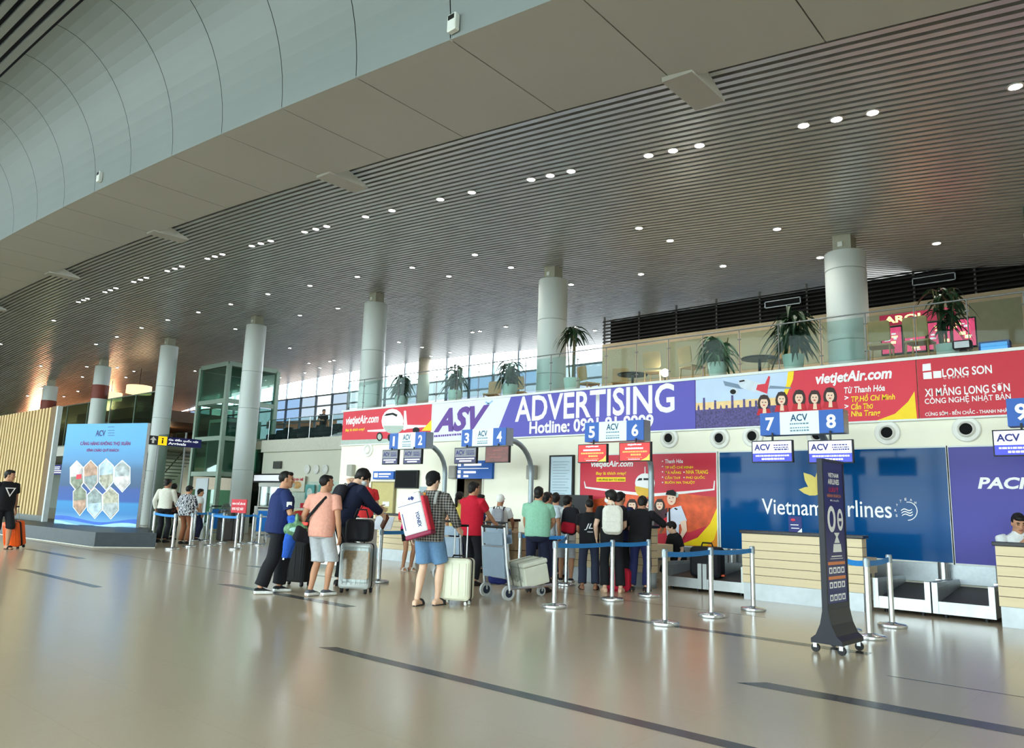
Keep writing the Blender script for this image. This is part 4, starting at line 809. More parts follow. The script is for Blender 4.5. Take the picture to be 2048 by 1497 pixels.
q = M1 @ Vector((-.12, .12, .192)); g = MB(); g.ell((0, 0, .14), (.17, .16, .16)); g.rbox(-.14, .14, -.12, .12, .0, .22, .06); t_ = thing('holdall', 'navy blue holdall low on the front trolley', 'bag', q, R_(30)); g.build('body', mat('navy_nylon', (30, 40, 100), .7, var=.1), t_, smooth=60); g = MB(); g.tube([(-.08, 0, .29), (0, 0, .33), (.08, 0, .29)], .012); g.build('handle', BLACK, t_, smooth=40)
TAN = mat('cardboard', (176, 150, 116), .8, var=.08)
p = Vector((-9.2, 10.42, 0)); tr3 = trolley('trolley loaded with cardboard boxes before counter 4', p, R_(-4))
for k, (zz, s) in enumerate(((.19, 'lower'), (.515, 'upper'))):
    t_ = thing('cardboard_box', 'brown cardboard box, the %s one stacked on the trolley' % s, 'box', (p.x, p.y + .4, zz), R_(-4)); g = MB(); g.box(-.22, .22, -.2, .2, 0, .31); g.build('carton', TAN, t_); g = MB(); g.box(-.03, .03, -.203, .203, -.001 + .002, .313); g.build('packing_tape', mat('tape_brown', (150, 120, 84), .4), t_)
BLP = mat('blue_trolley_panel', (36, 120, 206), .35)
for px, py, s in ((520, 1088, 'by the white food stall'), (498, 1084, 'middle of the parked row'), (405, 1078, 'behind the zebra blouse woman')):
    p = fl(px, py); trolley('parked trolley with bright blue panel, ' + s, (p.x, p.y + .5, 0), R_(58), BLP)
WRAP = glass('shrink_wrap', (214, 220, 220), .2, .2)
for px, s, hh in ((422, 'shorter bundle', .5), (446, 'taller bundle', .62)):
    p = fl(px, 1082); t_ = thing('wrapped_bundle', 'luggage bundle in clear wrap on the floor, ' + s, 'luggage', (p.x, p.y + .4, 0)); g = MB(); g.rbox(-.2, .2, -.16, .16, .0, .7 + hh * .4, .05); g.build('load', mat('grey_fabric', (96, 92, 96), .8), t_, smooth=40); g = MB(); g.ell((0, 0, .6 + hh * .25), (.24, .2, .4)); g.build('wrap', WRAP, t_, smooth=60)
# ------------------------------------------------------------------ far side of the hall: platform, board, slat screen, lift, stairs, stall
ANTH = mat('anthracite_step', (58, 66, 72), .45, var=.1)
g = MB(); g.prism([(x, y, .0) for x, y in ((-31, 7.15), (-19.6, 7.5), (-18.97, 8.68), (-19.6, 8.75), (-21.9, 9.8), (-31, 9.8))], (0, 0, .36))
pl = thing('exhibition_platform', 'dark grey low platform under the blue photo board', 'platform', (-22, 8.5, 0)); o = g.build('step', ANTH, pl); o.data.transform(Matrix.Translation((22, -8.5, 0)))
g = MB(); g.tube([(-31, 7.13, .012), (-19.58, 7.47, .012), (-18.94, 8.66, .012)], .012, n=6); o = g.build('edge_strip', mat('pale_edge', (214, 212, 204), .4), pl); o.data.transform(Matrix.Translation((22, -8.5, 0)))
A = Vector((-24.9, 8.34, .37)); B = Vector((-21.85, 9.4, .37)); ang = math.atan2(B.y - A.y, B.x - A.x); Wd = (B - A).length; Hd = 2.94
bd = thing('exhibition_board', 'big sky blue photo board with seven hexagon pictures', 'display board', A, ang)
MI = (Matrix.Translation(A) @ Matrix.Rotation(ang, 4, 'Z')).inverted(); nrm = Vector((math.sin(ang), -math.cos(ang), 0))
def bp(px, py, d=.004):
    r = ray(px, py); t_ = (A - CAM).dot(nrm) / r.dot(nrm); q = MI @ (CAM + r * t_); return (q.x, -d, q.z)
g = MB(); g.box(0, Wd, 0, .1, 0, Hd); g.build('backing', mat('board_edge_white', (214, 218, 222), .4), bd)
SKB = mat('board_sky_blue', (104, 176, 226), .45, var=.06, sc=1); SEAB = mat('board_sea_blue', (58, 104, 158), .45, var=.15, sc=2); TEAL = mat('board_aqua', (70, 160, 205), .45, var=.15, sc=3); DPB = mat('board_royal_blue', (50, 100, 196), .45, var=.12, sc=2)
BGRAD = bpy.data.materials.new('board_printed_gradient'); BGRAD.use_nodes = True; t = BGRAD.node_tree; b = t.nodes['Principled BSDF']; b.inputs['Roughness'].default_value = .45; b.inputs['Specular IOR Level'].default_value = .25
tcn = t.nodes.new('ShaderNodeTexCoord'); sx_ = t.nodes.new('ShaderNodeSeparateXYZ'); mm = t.nodes.new('ShaderNodeMath'); mm.operation = 'DIVIDE'; mm.inputs[1].default_value = Hd; rp = t.nodes.new('ShaderNodeValToRGB')
t.links.new(tcn.outputs['Object'], sx_.inputs[0]); t.links.new(sx_.outputs[2], mm.inputs[0]); t.links.new(mm.outputs[0], rp.inputs[0]); t.links.new(rp.outputs[0], b.inputs['Base Color'])
el = rp.color_ramp.elements; el[0].position = 0; el[0].color = lin((120, 172, 212)); el[1].position = 1; el[1].color = lin((92, 164, 214))
for p_, c_ in ((.12, (52, 122, 182)), (.22, (50, 132, 190)), (.24, (44, 84, 158)), (.36, (52, 82, 150)), (.38, (56, 84, 122)), (.55, (70, 104, 142)), (.62, (84, 136, 184)), (.8, (88, 158, 210))): e_ = el.new(p_); e_.color = lin(c_)
g = MB()
def bq(z0, z1, k): g.poly([(0.0, -.002, z0), (Wd - .0, -.002, z0), (Wd - .0, -.002, z1), (0.0, -.002, z1)], k)
bq(0, Hd, 0)
for k, (z, h) in enumerate(((.33, .12), (.17, .1), (.05, .07))): g.poly([(q / 12 * Wd, -.0035 - .001 * k, z + .07 * math.sin(q * .55 + k)) for q in range(13)] + [(q / 12 * Wd, -.0035 - .001 * k, z - h + .05 * math.sin(q * .5 + k)) for q in range(12, -1, -1)], (0, 3, 4)[k])
g.build('printed_sea', [BGRAD, SEAB, TEAL, DPB, mat('board_pale_wave', (160, 205, 235), .45)], bd, fix=False)
def hexa(cx, cy, w, h, k): 
    o = [(cx, cy - h), (cx + w, cy - h * .55), (cx + w, cy + h * .45), (cx, cy + h), (cx - w, cy + h * .45), (cx - w, cy - h * .55)]
    return o
PB = [mat('photo_mix_%s' % n, c, .5, var=.45, sc=s) for n, c, s in (('red_white', (206, 196, 196), 4), ('brick', (176, 140, 120), 6), ('pale_sky', (180, 200, 214), 4), ('grey_hall', (170, 176, 178), 5), ('green_dark', (130, 136, 118), 6), ('harbour', (140, 150, 150), 7), ('crowd', (170, 164, 146), 8))]
for k, (cx, cy, w, h) in enumerate(((154, 953, 12.5, 30), (182, 952, 13, 30), (213, 950, 14, 31), (245, 953, 15, 31), (160, 1001, 12.5, 30), (190, 1007, 14, 30), (222, 1007, 15, 31))):
    g = MB(); a = hexa(cx, cy, w + 1.3, h + 1.8, k); b_ = hexa(cx, cy, w, h, k); c_ = [(x, y) for x, y in hexa(cx, cy, w, h, k)]
    g.prism([bp(x, y, .008) for x, y in a], (0, .002, 0), 0); g.prism([bp(x, y, .011) for x, y in b_], (0, .002, 0), 1)
    g.prism([bp(x, y, .014) for x, y in ((cx - w * .95, cy + h * .05), (cx + w * .95, cy - h * .05), (cx + w * .95, cy + h * .42), (cx, cy + h * .95), (cx - w * .95, cy + h * .42))], (0, .002, 0), 2)
    if k == 0: g.prism([bp(x, y, .017) for x, y in ((154, 950), (164, 949), (164, 958), (153, 959))], (0, .002, 0), 3)
    g.build('hexagon_photo', [WHT, PB[k], PB[(k + 4) % 7], RED], bd)
def btx(s, m, L, Rr, T, B_, bold=.02):
    cy = (T + B_) / 2; cx = (L + Rr) / 2; lettering(s, m, bd, (bp(L, cy)[0], bp(Rr, cy)[0], bp(cx, B_)[2], bp(cx, T)[2]), -.008, bold)
MAG = mat('board_maroon_ink', (120, 40, 110), .5, var=0)
btx('ACV', NAVY, 192, 211, 861, 873); btx('CẢNG HÀNG KHÔNG THỌ XUÂN', MAG, 161, 261, 882, 893, .03); btx('KÍNH CHÀO QUÝ KHÁCH', MAG, 174, 238, 897, 905, .03)
g = MB(); 
for y in (854, 861, 866, 871): g.prism([bp(216, y), bp(229, y - .3), bp(229, y + .6), bp(216, y + .8)], (0, .001, 0))
g.build('small_print', NAVY, bd)
# wooden slat screen on the platform
BAT = mat('oak_batten', (206, 178, 128), .55, var=.08, sc=4, stretch=(1, 1, .1)); 
t_ = thing('slat_screen', 'wall of upright pale oak battens behind the man in black', 'screen', (-26.5, 8.6, .36)); g = MB()
for k in range(18): x = -.62 - .3 * k; g.box(x - .14, x, -.06, .0, .18, 3.62)
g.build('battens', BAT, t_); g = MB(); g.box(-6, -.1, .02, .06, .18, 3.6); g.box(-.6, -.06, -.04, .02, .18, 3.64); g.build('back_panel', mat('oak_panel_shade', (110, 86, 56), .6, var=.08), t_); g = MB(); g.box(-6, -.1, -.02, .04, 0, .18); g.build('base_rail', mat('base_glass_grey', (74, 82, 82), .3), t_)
g = MB(); g.box(-.0, .12, -.1, .04, 0, 3.62); g.build('end_post', mat('post_white', (190, 198, 198), .45), t_)
# glass edge of the mezzanine with its rail
GG = glass('green_glass', (150, 186, 172), .035); GRN = mat('green_grey_steel', (138, 152, 142), .4, .3)
t_ = thing('mezzanine_screen', 'tall green glass screen along the far mezzanine edge', 'glass screen', (-60, 16.32, L2 + .05)); g = MB()
for k in range(14): g.box(-20 + 3.1 * k, -20 + 3.1 * k + 3.04, -.01, .01, .05, 2.4)
g.build('glass', GG, t_); g = MB(); g.box(-20, 23, -.03, .03, 2.4, 2.45); g.box(-20, 23, -.03, .03, 0, .06)
for k in range(15): g.box(-20.03 + 3.1 * k, -19.97 + 3.1 * k, -.02, .02, 0, 2.4)
g.build('frame', GRN, t_)
# brown cafe box with lit ceiling, drum lamps
BRN = mat('cafe_brown', (84, 64, 42), .5, var=.08); t_ = thing('cafe_pavilion', 'brown cafe pavilion on the mezzanine behind the blue board', 'kiosk', (-44.4, 18.4, L2 + .02)); g = MB(); g.box(-9, 0, 0, 7.5, 1.75, 2.4); g.build('fascia', BRN, t_)
g = MB(); g.box(-8.8, -.2, 7.2, 7.4, 0, 1.75); g.box(-8.9, -8.7, .2, 7.2, 0, 1.75); g.build('back_wall', mat('cafe_lit_wall', (206, 160, 120), .6), t_); g = MB()
for x, y in ((-.3, .2), (-.3, 7.1), (-8.8, .2)): g.box(x - .1, x + .1, y - .1, y + .1, 0, 1.75)
g.build('post', BRN, t_)
L = bpy.data.lights.new('lamp_light', 'POINT'); L.energy = 60; L.color = (1, .7, .45); L.shadow_soft_size = .2; o = bpy.data.objects.new('lamp_light', L); scn.collection.objects.link(o); o.parent = t_; o.location = (-4, 3.5, 1.4)
g = MB(); g.prism([(.4, 8.2, 1.9), (1.2, 13, 2.3), (1.2, 13, 3.0), (.4, 8.2, 2.35)], (-.2, 0, 0)); g.build('orange_soffit', mat('soffit_painted_glow', (206, 140, 96), .6), t_)  # glow of the orange ceiling light is put into the soffit colour
for (px, py, Y), s in (((278, 780, 16.9), 'nearer'), ((222, 793, 17.2), 'farther')):
    p = wl(px, py, Y); t_ = thing('drum_pendant_lamp', 'glowing cream drum lamp hanging over the far cafe, the %s of two' % s, 'lamp', (p.x, p.y, p.z), group='drum lamps'); r = .62 if s == 'nearer' else .58
    g = MB(); g.lathe([(r, -.22), (r, .2), (r - .02, .2), (r - .02, -.22)], n=28, cap=False); g.build('shade', mat('lamp_shade_warm', (255, 214, 168), .6, emit=1.0, var=.08), t_, smooth=40); g = MB(); g.cyl((0, 0, .0), (0, 0, zc(p.x) - p.z), .012); g.tube([(-r, 0, .15), (r, 0, .15)], .01); g.build('cord', BLACK, t_)
    L = bpy.data.lights.new('lamp_light', 'POINT'); L.energy = 35; L.color = (1, .62, .36); L.shadow_soft_size = .3; o = bpy.data.objects.new('lamp_light', L); scn.collection.objects.link(o); o.parent = t_; o.location = (0, 0, -.9)
for k, (x, y) in enumerate(((-60, 18), (-66, 14), (-58, 22))):
    t_ = thing('globe_lamp', 'warm lamp glowing at the far dim end of the hall', 'lamp', (x, y, 6.2), group='far warm lamps'); g = MB(); g.ell((0, 0, 0), (.25, .25, .12)); g.build('shade', mat('lamp_shade_warm', ()), t_, smooth=60); g = MB(); g.cyl((0, 0, .1), (0, 0, zc(x) - 6.2), .012); g.build('cord', BLACK, t_)
    L = bpy.data.lights.new('lamp_light', 'POINT'); L.energy = 1300; L.color = (1, .42, .22); L.shadow_soft_size = .3; o = bpy.data.objects.new('lamp_light', L); scn.collection.objects.link(o); o.parent = t_; o.location = (0, 0, -.6)
# glass lift shaft
t_ = thing('glass_lift', 'green glass lift shaft rising behind the tall column', 'lift', (-33, 18.2, 0)); g = MB(); x0, x1, y0, y1, H_ = -1.35, 1.2, -1.2, 1.3, 7.3
for x, y in ((x0, y0), (x1, y0), (x1, y1), (x0, y1)): g.box(x - .09, x + .09, y - .09, y + .09, 0, H_)
for z in (.05, 2.3, 3.9, 5.6, H_): g.box(x0, x1, y0 - .06, y0 + .06, z - .1, z + .1); g.box(x1 - .06, x1 + .06, y0, y1, z - .1, z + .1); g.box(x0 - .06, x0 + .06, y0, y1, z - .1, z + .1)
g.box(x0, x1, y0, y1, H_ - .1, H_); g.build('frame', mat('lift_green_grey', (140, 160, 146), .4, .2), t_)
g = MB()
for a, b_, c, d in ((x0, x1, y0, y0 + .02), (x1 - .02, x1, y0, y1), (x0, x0 + .02, y0, y1)):
    for z in (.1, 2.35, 3.95, 5.65): g.box(a, b_, c, d, z + .05, z + 1.5)
g.build('glass', glass('lift_glass', (196, 222, 212), .03), t_)
g = MB(); g.box(-.9, .8, -.8, .9, 2.4, 2.5, 0); g.box(-.9, .8, -.8, .9, 4.7, 4.85, 0); g.box(-.9, -.8, -.8, .9, 2.5, 4.7, 0); g.box(-.9, .8, .8, .9, 2.5, 4.7, 0); g.cyl((.3, .95, .1), (.3, .95, 7.1), .05, m=1); g.cyl((-.3, .95, .1), (-.3, .95, 7.1), .05, m=1); g.build('car', [mat('lift_car', (150, 170, 162), .4, .3), STEEL2], t_)
g = MB(); g.box(-.6, .5, -1.29, -1.25, .1, 2.1); g.build('door', STEEL2, t_)
# staircase beyond
t_ = thing('staircase', 'staircase with glass sides climbing beside the lift', 'stairs', (-43.2, 17.2, 0)); g = MB(); n = 22
for k in range(n): g.box(.27 * k, .27 * k + .3, 0, 1.6, .165 * k + .12, .165 * (k + 1) + .0)
g.prism([(0, -.03, 0), (5.94, -.03, 3.5), (5.94, -.03, 3.75), (0, -.03, .3)], (0, .06, 0)); g.build('steps', mat('stair_grey', (110, 116, 112), .5), t_)
g = MB(); g.prism([(0, -.05, .35), (5.9, -.05, 3.75), (5.9, -.05, 4.6), (0, -.05, 1.2)], (0, .015, 0)); g.build('glass_side', GG, t_); g = MB()
for y in (-.05, 1.6): g.tube([(0, y, 1.2), (5.9, y, 4.6)], .03)
for k in range(6): g.cyl((.2 + 1.1 * k, -.05, .3 + .62 * k), (.2 + 1.1 * k, -.05, 1.3 + .62 * k), .018)
g.build('handrail', BLACK, t_)
g = MB(); g.box(-43, -33.5, 19.2, 19.3, 0, 3.3); struct(g.build('wall_stair', mat('stair_wall_beige', (206, 192, 172), .6)))
# hanging direction sign
def xl(px, py, X): r = ray(px, py); return CAM + r * (X / r.x)
SX_ = -22.0; a, b_ = xl(297, 871, SX_), xl(402, 880, SX_); zb0 = xl(297, 889, SX_).z
t_ = thing('direction_sign', 'navy hanging direction sign with yellow pictogram square and white text', 'sign', (SX_, a.y, zb0)); Ls = b_.y - a.y; hs = a.z - zb0; g = MB(); g.box(-.05, .05, 0, Ls, 0, hs); g.build('case', mat('sign_dark_navy', (26, 34, 96), .35), t_)
g = MB(); g.box(.05, .053, 0, Ls * .16, 0, hs); g.build('arrow_panel', mat('sign_charcoal', (60, 60, 64), .4), t_); g = MB(); g.prism([(.054, Ls * .02, hs * .5), (.054, Ls * .08, hs * .9), (.054, Ls * .14, hs * .5), (.054, Ls * .1, hs * .5), (.054, Ls * .1, hs * .15), (.054, Ls * .06, hs * .15), (.054, Ls * .06, hs * .5)], (.002, 0, 0)); g.build('arrow', WHT, t_)
g = MB(); g.box(.05, .054, Ls * .17, Ls * .335, 0, hs); g.build('pictogram_square', mat('sign_yellow', (250, 214, 30), .4, emit=.5), t_); g = MB(); g.box(.054, .056, Ls * .24, Ls * .265, hs * .2, hs * .6); g.box(.054, .056, Ls * .235, Ls * .27, hs * .66, hs * .8); g.build('pictogram', INK, t_)
def sgt(s, y0, y1, z0, z1): lettering(s, mat('lit_white_text', ()), t_, (y0, y1, z0, z1), 0, .03, rot=Matrix.Translation((.056, 0, 0)) @ Matrix.Rotation(R_(90), 4, 'Z'))
sgt('Ga đến quốc nội', Ls * .36, Ls * .93, hs * .52, hs * .86); sgt('Arrivals', Ls * .36, Ls * .7, hs * .14, hs * .44)
g = MB(); 
g.cyl((-.07, Ls * .22, -zb0), (-.07, Ls * .22, hs), .03)
g.build('post', STEEL2, t_)
# glass partition beside the board
p = fl(318, 1085); t_ = thing('glass_partition', 'clear glass partition beside the pale column and blue board', 'glass screen', (-23.5, 10.9, 0)); g = MB(); g.box(-.9, .9, -.008, .008, .05, 3.2); g.build('glass', glass('clear_partition', (222, 236, 232), .06), t_); g = MB(); g.box(-.92, -.9, -.02, .02, 0, 3.2); g.box(.9, .93, -.02, .02, 0, 3.2); g.box(-.9, .9, -.02, .02, 0, .05); g.build('frame', STEEL2, t_)
g = MB(); g.box(-1.2, 1.2, -.03, .03, 0, .5); g.box(-1.15, 1.15, -.035, -.03, .06, .44); t_ = thing('lit_board', 'small lit information board glimpsed beside the oak battens', 'board', wl(117, 950, 14.0)); g.build('panel', NAVY, t_); g = MB(); rr = random.Random(2)
for k in range(4): g.box(-1.05, rr.uniform(.1, 1), -.042, -.035, .08 + .095 * k, .12 + .095 * k)
g.build('text_rows', mat('lit_white_text', ()), t_); g = MB(); g.box(-1.0, -.94, 0, .05, -wl(117, 950, 14.0).z, 0); g.box(.94, 1.0, 0, .05, -wl(117, 950, 14.0).z, 0); g.build('leg', STEEL2, t_)
# food stall against the recessed wall
STW = mat('stall_white', (222, 224, 218), .45)
t_ = thing('food_stall', 'white food stall counter with glass top case by the recessed wall', 'stall', (-24.2, 16.4, 0)); g = MB(); g.box(-3.4, 2.4, 0, .7, 0, .98); g.box(-3.4, -1.6, .1, .6, 1.75, 1.9); 
for x in (-3.35, -1.65): g.box(x - .04, x + .04, .12, .2, .98, 1.75)
g.build('counter', STW, t_); g = MB(); g.box(-3.3, -1.7, .15, .2, 1.0, 1.75); g.build('glass', glass('case_glass', (210, 222, 220), .08), t_)
g = MB(); g.box(-3.2, -1.8, .3, .5, 1.0, 1.5); g.build('stock', mat('stall_stock', (90, 84, 84), .7, var=.5, sc=10), t_); g = MB(); g.box(-.4, -.1, .1, .4, .98, 1.16); g.box(0, .34, .1, .4, .98, 1.24); g.build('snack_boxes', mat('snack_red', (206, 40, 60), .6, var=.3, sc=9), t_)
g = MB(); g.box(.9, 1.9, -.02, 0, .6, .94); g.build('blue_tray', BLP, t_); g = MB(); g.box(-.6, .1, -.02, 0, .55, .9); g.build('yellow_notice', mat('notice_yellow', (220, 220, 120), .5), t_)
for px0, px1, py0, py1, lab, m in ((610, 628, 970, 1000, 'first teal food poster on the recessed wall', 0), (636, 655, 970, 1000, 'second teal food poster nearer the bright wall', 0), (580, 609, 952, 984, 'bread roll poster with red lettering on the recessed wall', 1)):
    a, b_ = wl(px0, (py0 + py1) / 2, 18.6), wl(px1, (py0 + py1) / 2, 18.6); cx = (px0 + px1) / 2; z0, z1 = wl(cx, py1, 18.6).z, wl(cx, py0, 18.6).z; q = thing('food_poster', lab, 'poster', ((a.x + b_.x) / 2, 18.6, z0)); w = (b_.x - a.x) / 2
    g = MB(); g.box(-w, w, 0, .03, 0, z1 - z0); g.build('sheet', mat('teal_poster', (96, 172, 168), .5, var=.25, sc=3) if m == 0 else mat('cream_poster', (226, 224, 204), .5, var=.05), q)
    if m:
        g = MB(); g.ell((0, -.01, .28), (w * .6, .008, .16)); g.build('bread_picture', mat('bread_brown', (206, 160, 100), .6, var=.3), q); lettering('BÁNH MÌ', RED, q, (-w * .8, w * .8, (z1 - z0) * .68, (z1 - z0) * .88), -.012, .03)
    else: g = MB(); g.ell((0, -.004, (z1 - z0) * .45), (w * .6, .004, .2)); g.build('dish_picture', mat('dish_white', (206, 226, 220), .6, var=.2), q)
t_ = thing('menu_screen', 'small black framed menu screen above the stall', 'screen', wl(533, 957, 18.62)); g = MB(); g.box(-1.1, 1.1, 0, .08, -.18, .2); g.build('housing', BLACK, t_); g = MB(); g.box(-1.04, 1.04, -.004, 0, -.12, .14); g.build('screen', mat('menu_white', (226, 230, 236), .4, emit=.5, var=.05), t_)
p = fl(640, 1148); t_ = thing('podium', 'white podium desk standing behind the pink tee man', 'podium', (-12.1, 9.0, 0), R_(8)); g = MB(); g.box(-.75, .6, 0, .45, .08, .95); g.build('body', STW, t_); g = MB(); g.box(-.7, .55, .03, .42, 0, .08); g.build('plinth', mat('plinth_grey', (120, 122, 118), .5), t_); g = MB(); g.box(-.8, .65, -.03, .48, .95, .98); g.build('top', STW, t_)
# ------------------------------------------------------------------ upper floor edge: balustrade, planters, chairs
t_ = thing('glass_balustrade', 'glass balustrade with thin steel posts above the banners', 'balustrade', (-9, WY + .06, L2 + .03)); RAILM = mat('rail_steel', (120, 124, 124), .45, .5); BG = glass('balustrade_glass', (228, 240, 238), .004)
n = 24; st = .755; xs = [8.9 - 2.86 + st * (k - 20) + .0 for k in range(n + 6)]
xs = [x for x in (6.14 + st * k for k in range(-20, 6)) if -9.0 <= x <= 9.5]
for k, x in enumerate(xs):
    g = MB(); g.cyl((x, 0, 0), (x, 0, .86), .010, n=8); g.cyl((x, 0, 0), (x, 0, .03), .035, n=12)
    for z in (.2, .68): g.cyl((x - .035, 0, z), (x + .035, 0, z), .012, n=8)
    g.build('post', RAILM, t_, smooth=40)
    if k + 1 < len(xs): g = MB(); g.box(x + .03, xs[k + 1] - .03, -.006, .006, .07, .8); g.build('glass', BG, t_)
g = MB(); g.tube([(xs[0], 0, .87), (xs[-1], 0, .87)], .013, n=10); g.build('handrail', RAILM, t_, smooth=40)
POT = mat('glazed_pale_pot', (206, 222, 214), .3, var=.04); LEAF = mat('dark_leaf', (42, 66, 44), .45, var=.4, sc=6); LEAF2 = mat('bright_leaf', (62, 98, 66), .45, var=.35, sc=6); STEM = mat('plant_stem', (96, 90, 60), .7)
def plant(px, py, label, hh, spread, kind, Y=14.1, n=60):
    p = wl(px, py, Y); t_ = thing('potted_plant', label, 'plant', (p.x, Y, L2 + .02), group='potted plants along the balustrade'); rr = random.Random(int(px))
    g = MB(); g.lathe([(.13, 0), (.15, .02), (.2, .4), (.205, .43), (.18, .43), (.17, .38), (.02, .38)], n=22); g.build('pot', POT, t_, smooth=40)
    g = MB()
    for k in range(4): x, y = rr.uniform(-.07, .07), rr.uniform(-.07, .07); g.tube([(x, y, .36), (x * 2, y * 2, hh * .6), (x * 3, y * 3, hh * .95)], [.02, .016, .01], n=6)
    g.build('stem', STEM, t_, smooth=40); g = MB()
    for k in range(n):
        a = rr.uniform(0, 6.28); b0 = Vector((rr.uniform(-.1, .1), rr.uniform(-.1, .1), rr.uniform(.45 if kind != 'palm' else .8, .95) * hh)); L = spread * rr.uniform(.6, 1.1); up = rr.uniform(.25, .9); w = rr.uniform(.03, .055) * (1.0 if kind != 'palm' else .9)
        d = Vector((math.cos(a), math.sin(a), 0)); s = Vector((-d.y, d.x, 0)); pr = []
        for q in range(6): u = q / 5; c = b0 + d * (L * u) + Vector((0, 0, L * (up * u - 1.25 * u * u))); ww = w * math.sin(math.pi * (.12 + .88 * u) ** .8) + .003; pr.append((g.vert(c - s * ww + Vector((0, 0, ww * .4))), g.vert(c), g.vert(c + s * ww + Vector((0, 0, ww * .4)))))
        for (a0, a1, a2), (c0, c1, c2) in zip(pr, pr[1:]): g.face((a0, a1, c1, c0), 0); g.face((a1, a2, c2, c1), 0)
    g.build('foliage', LEAF if kind != 'pale' else LEAF2, t_, fix=False)
plant(805, 765, 'bushy dark potted plant above the small red airliner banner', 1.05, .42, 'bush', n=90); plant(912, 760, 'slim potted plant above the white part of the purple banner', 1.15, .4, 'bush', n=60); plant(1020, 757, 'potted plant in pale pot above the first letters of the purple banner', 1.05, .38, 'bush', n=80)
plant(1145, 700, 'tall palm like potted plant just beyond the second big column', 1.75, .5, 'palm', n=34); plant(1435, 710, 'drooping bright green potted plant above the city skyline banner', 1.0, .46, 'pale', n=90); plant(1585, 665, 'large drooping potted plant beside the nearest big column', 1.3, .55, 'bush', n=110); plant(1890, 640, 'dark potted plant far behind the cement banner balustrade', 1.5, .45, 'bush', Y=14.6, n=60)
CHW = mat('beech_chair', (186, 148, 104), .5, var=.1)
def chair(px, Y, label, rz):
    p = wl(px, 760, Y); t_ = thing('cafe_chair', label, 'chair', (p.x, Y, L2 + .02), R_(rz), 'cafe chairs on the upper floor')
    g = MB(); g.rbox(-.2, .2, -.2, .2, .42, .46, .015); g.build('seat', CHW, t_); g = MB(); g.T = Matrix.Translation((0, .19, .5)) @ Matrix.Rotation(R_(-8), 4, 'X'); g.rbox(-.2, .2, -.012, .012, 0, .36, .05); g.build('backrest', CHW, t_)
    for sx in (-1, 1):
        for sy in (-1, 1): g = MB(); g.cyl((sx * .17, sy * .17, .42), (sx * .19, sy * .19, 0), .016, n=8); g.build('leg', CHW, t_)
for px, Y, s, rz in ((985, 15.2, 'beech cafe chair behind the potted plant in pale pot', 20), (1040, 15.3, 'beech cafe chair at the foot of the second column', 200), (1178, 15.0, 'beech cafe chair near the tall palm plant', 160), (1240, 15.3, 'beech cafe chair by the brown wall end', 30), (1310, 14.4, 'beech cafe chair beside the bright table lamp', 190), (1385, 14.3, 'beech cafe chair next to the drooping bright plant', 160), (1560, 14.6, 'beech cafe chair by the largest drooping plant', 10), (1765, 14.2, 'beech cafe chair between column and menu screens', 185), (1845, 14.2, 'beech cafe chair under the lit menu screens', 175)): chair(px, Y, s, rz)
for px, Y, s in ((1265, 14.6, 'round dark cafe table beside the bright lamp'), (1520, 14.3, 'round dark cafe table near the city skyline banner')):
    p = wl(px, 760, Y); t_ = thing('cafe_table', s, 'table', (p.x, Y, L2 + .02)); g = MB(); g.lathe([(.34, .46), (.35, .475), (.34, .49)], n=24); g.build('tabletop', BLACK, t_, smooth=40); g = MB(); g.lathe([(.2, 0), (.2, .02), (.03, .05), (.03, .46)], n=16); g.build('pedestal', BLACK, t_, smooth=40)
p = wl(1330, 748, 14.2); t_ = thing('spot_lamp', 'dazzling white lamp shining between the upper floor chairs', 'lamp', (p.x, 14.2, L2 + .02)); g = MB(); g.ell((0, 0, p.z - L2), (.085, .085, .085)); g.build('globe', LAMP, t_, smooth=60); g = MB(); g.lathe([(.08, 0), (.08, .02), (.015, .03), (.015, p.z - L2 - .05)], n=14); g.build('stand', BLACK, t_)
t_ = thing('floodlight', 'black floodlight fixed on top of the cement banner', 'lamp', (wl(1928, 707, 13.2).x, 13.16, BT + .05)); g = MB(); g.rbox(-.13, .13, -.1, .04, .02, .16, .03); g.build('housing', BLACK, t_, smooth=40); g = MB(); g.box(-.1, .1, -.106, -.1, .04, .14); g.build('lens', mat('flood_lens', (170, 178, 182), .2), t_); g = MB(); g.box(-.05, .05, -.02, .02, -.0, .03); g.build('bracket', BLACK, t_)
# lit menu screens of the cafe counter
t_ = thing('menu_display', 'lit red and yellow cafe menu screens behind the balustrade', 'screen', (-3.2, 15.95, L2 + .62)); rr = random.Random(6)
for i in range(4):
    g = MB(); x = -.84 + .42 * i; g.box(x, x + .4, -.02, .03, .02, .6, 0); g.box(x + .02, x + .38, -.024, -.02, .05, .57, 1)
    for q in range(9): a, b_ = x + rr.uniform(.03, .25), rr.uniform(.06, .5); g.box(a, a + rr.uniform(.04, .12), -.028, -.024, b_, b_ + rr.uniform(.02, .06), 2 + q % 2)
    g.build('screen', [BLACK, mat('menu_magenta', (170, 50, 84), .4, emit=1.8, var=.2), mat('lit_white_text', ()), mat('menu_yellow', (255, 224, 130), .4, emit=3, var=0)], t_)
g = MB(); g.box(-.84, .5, -.03, .03, .62, .84); g.build('header', mat('menu_header', (170, 40, 70), .4, emit=.6), t_); lettering('AROI', mat('menu_yellow', ()), t_, (-.76, -.1, .66, .8), -.034, .03); g = MB(); g.box(-.8, .8, .1, .5, -.62, 0); g.build('cafe_counter', BEI, t_)
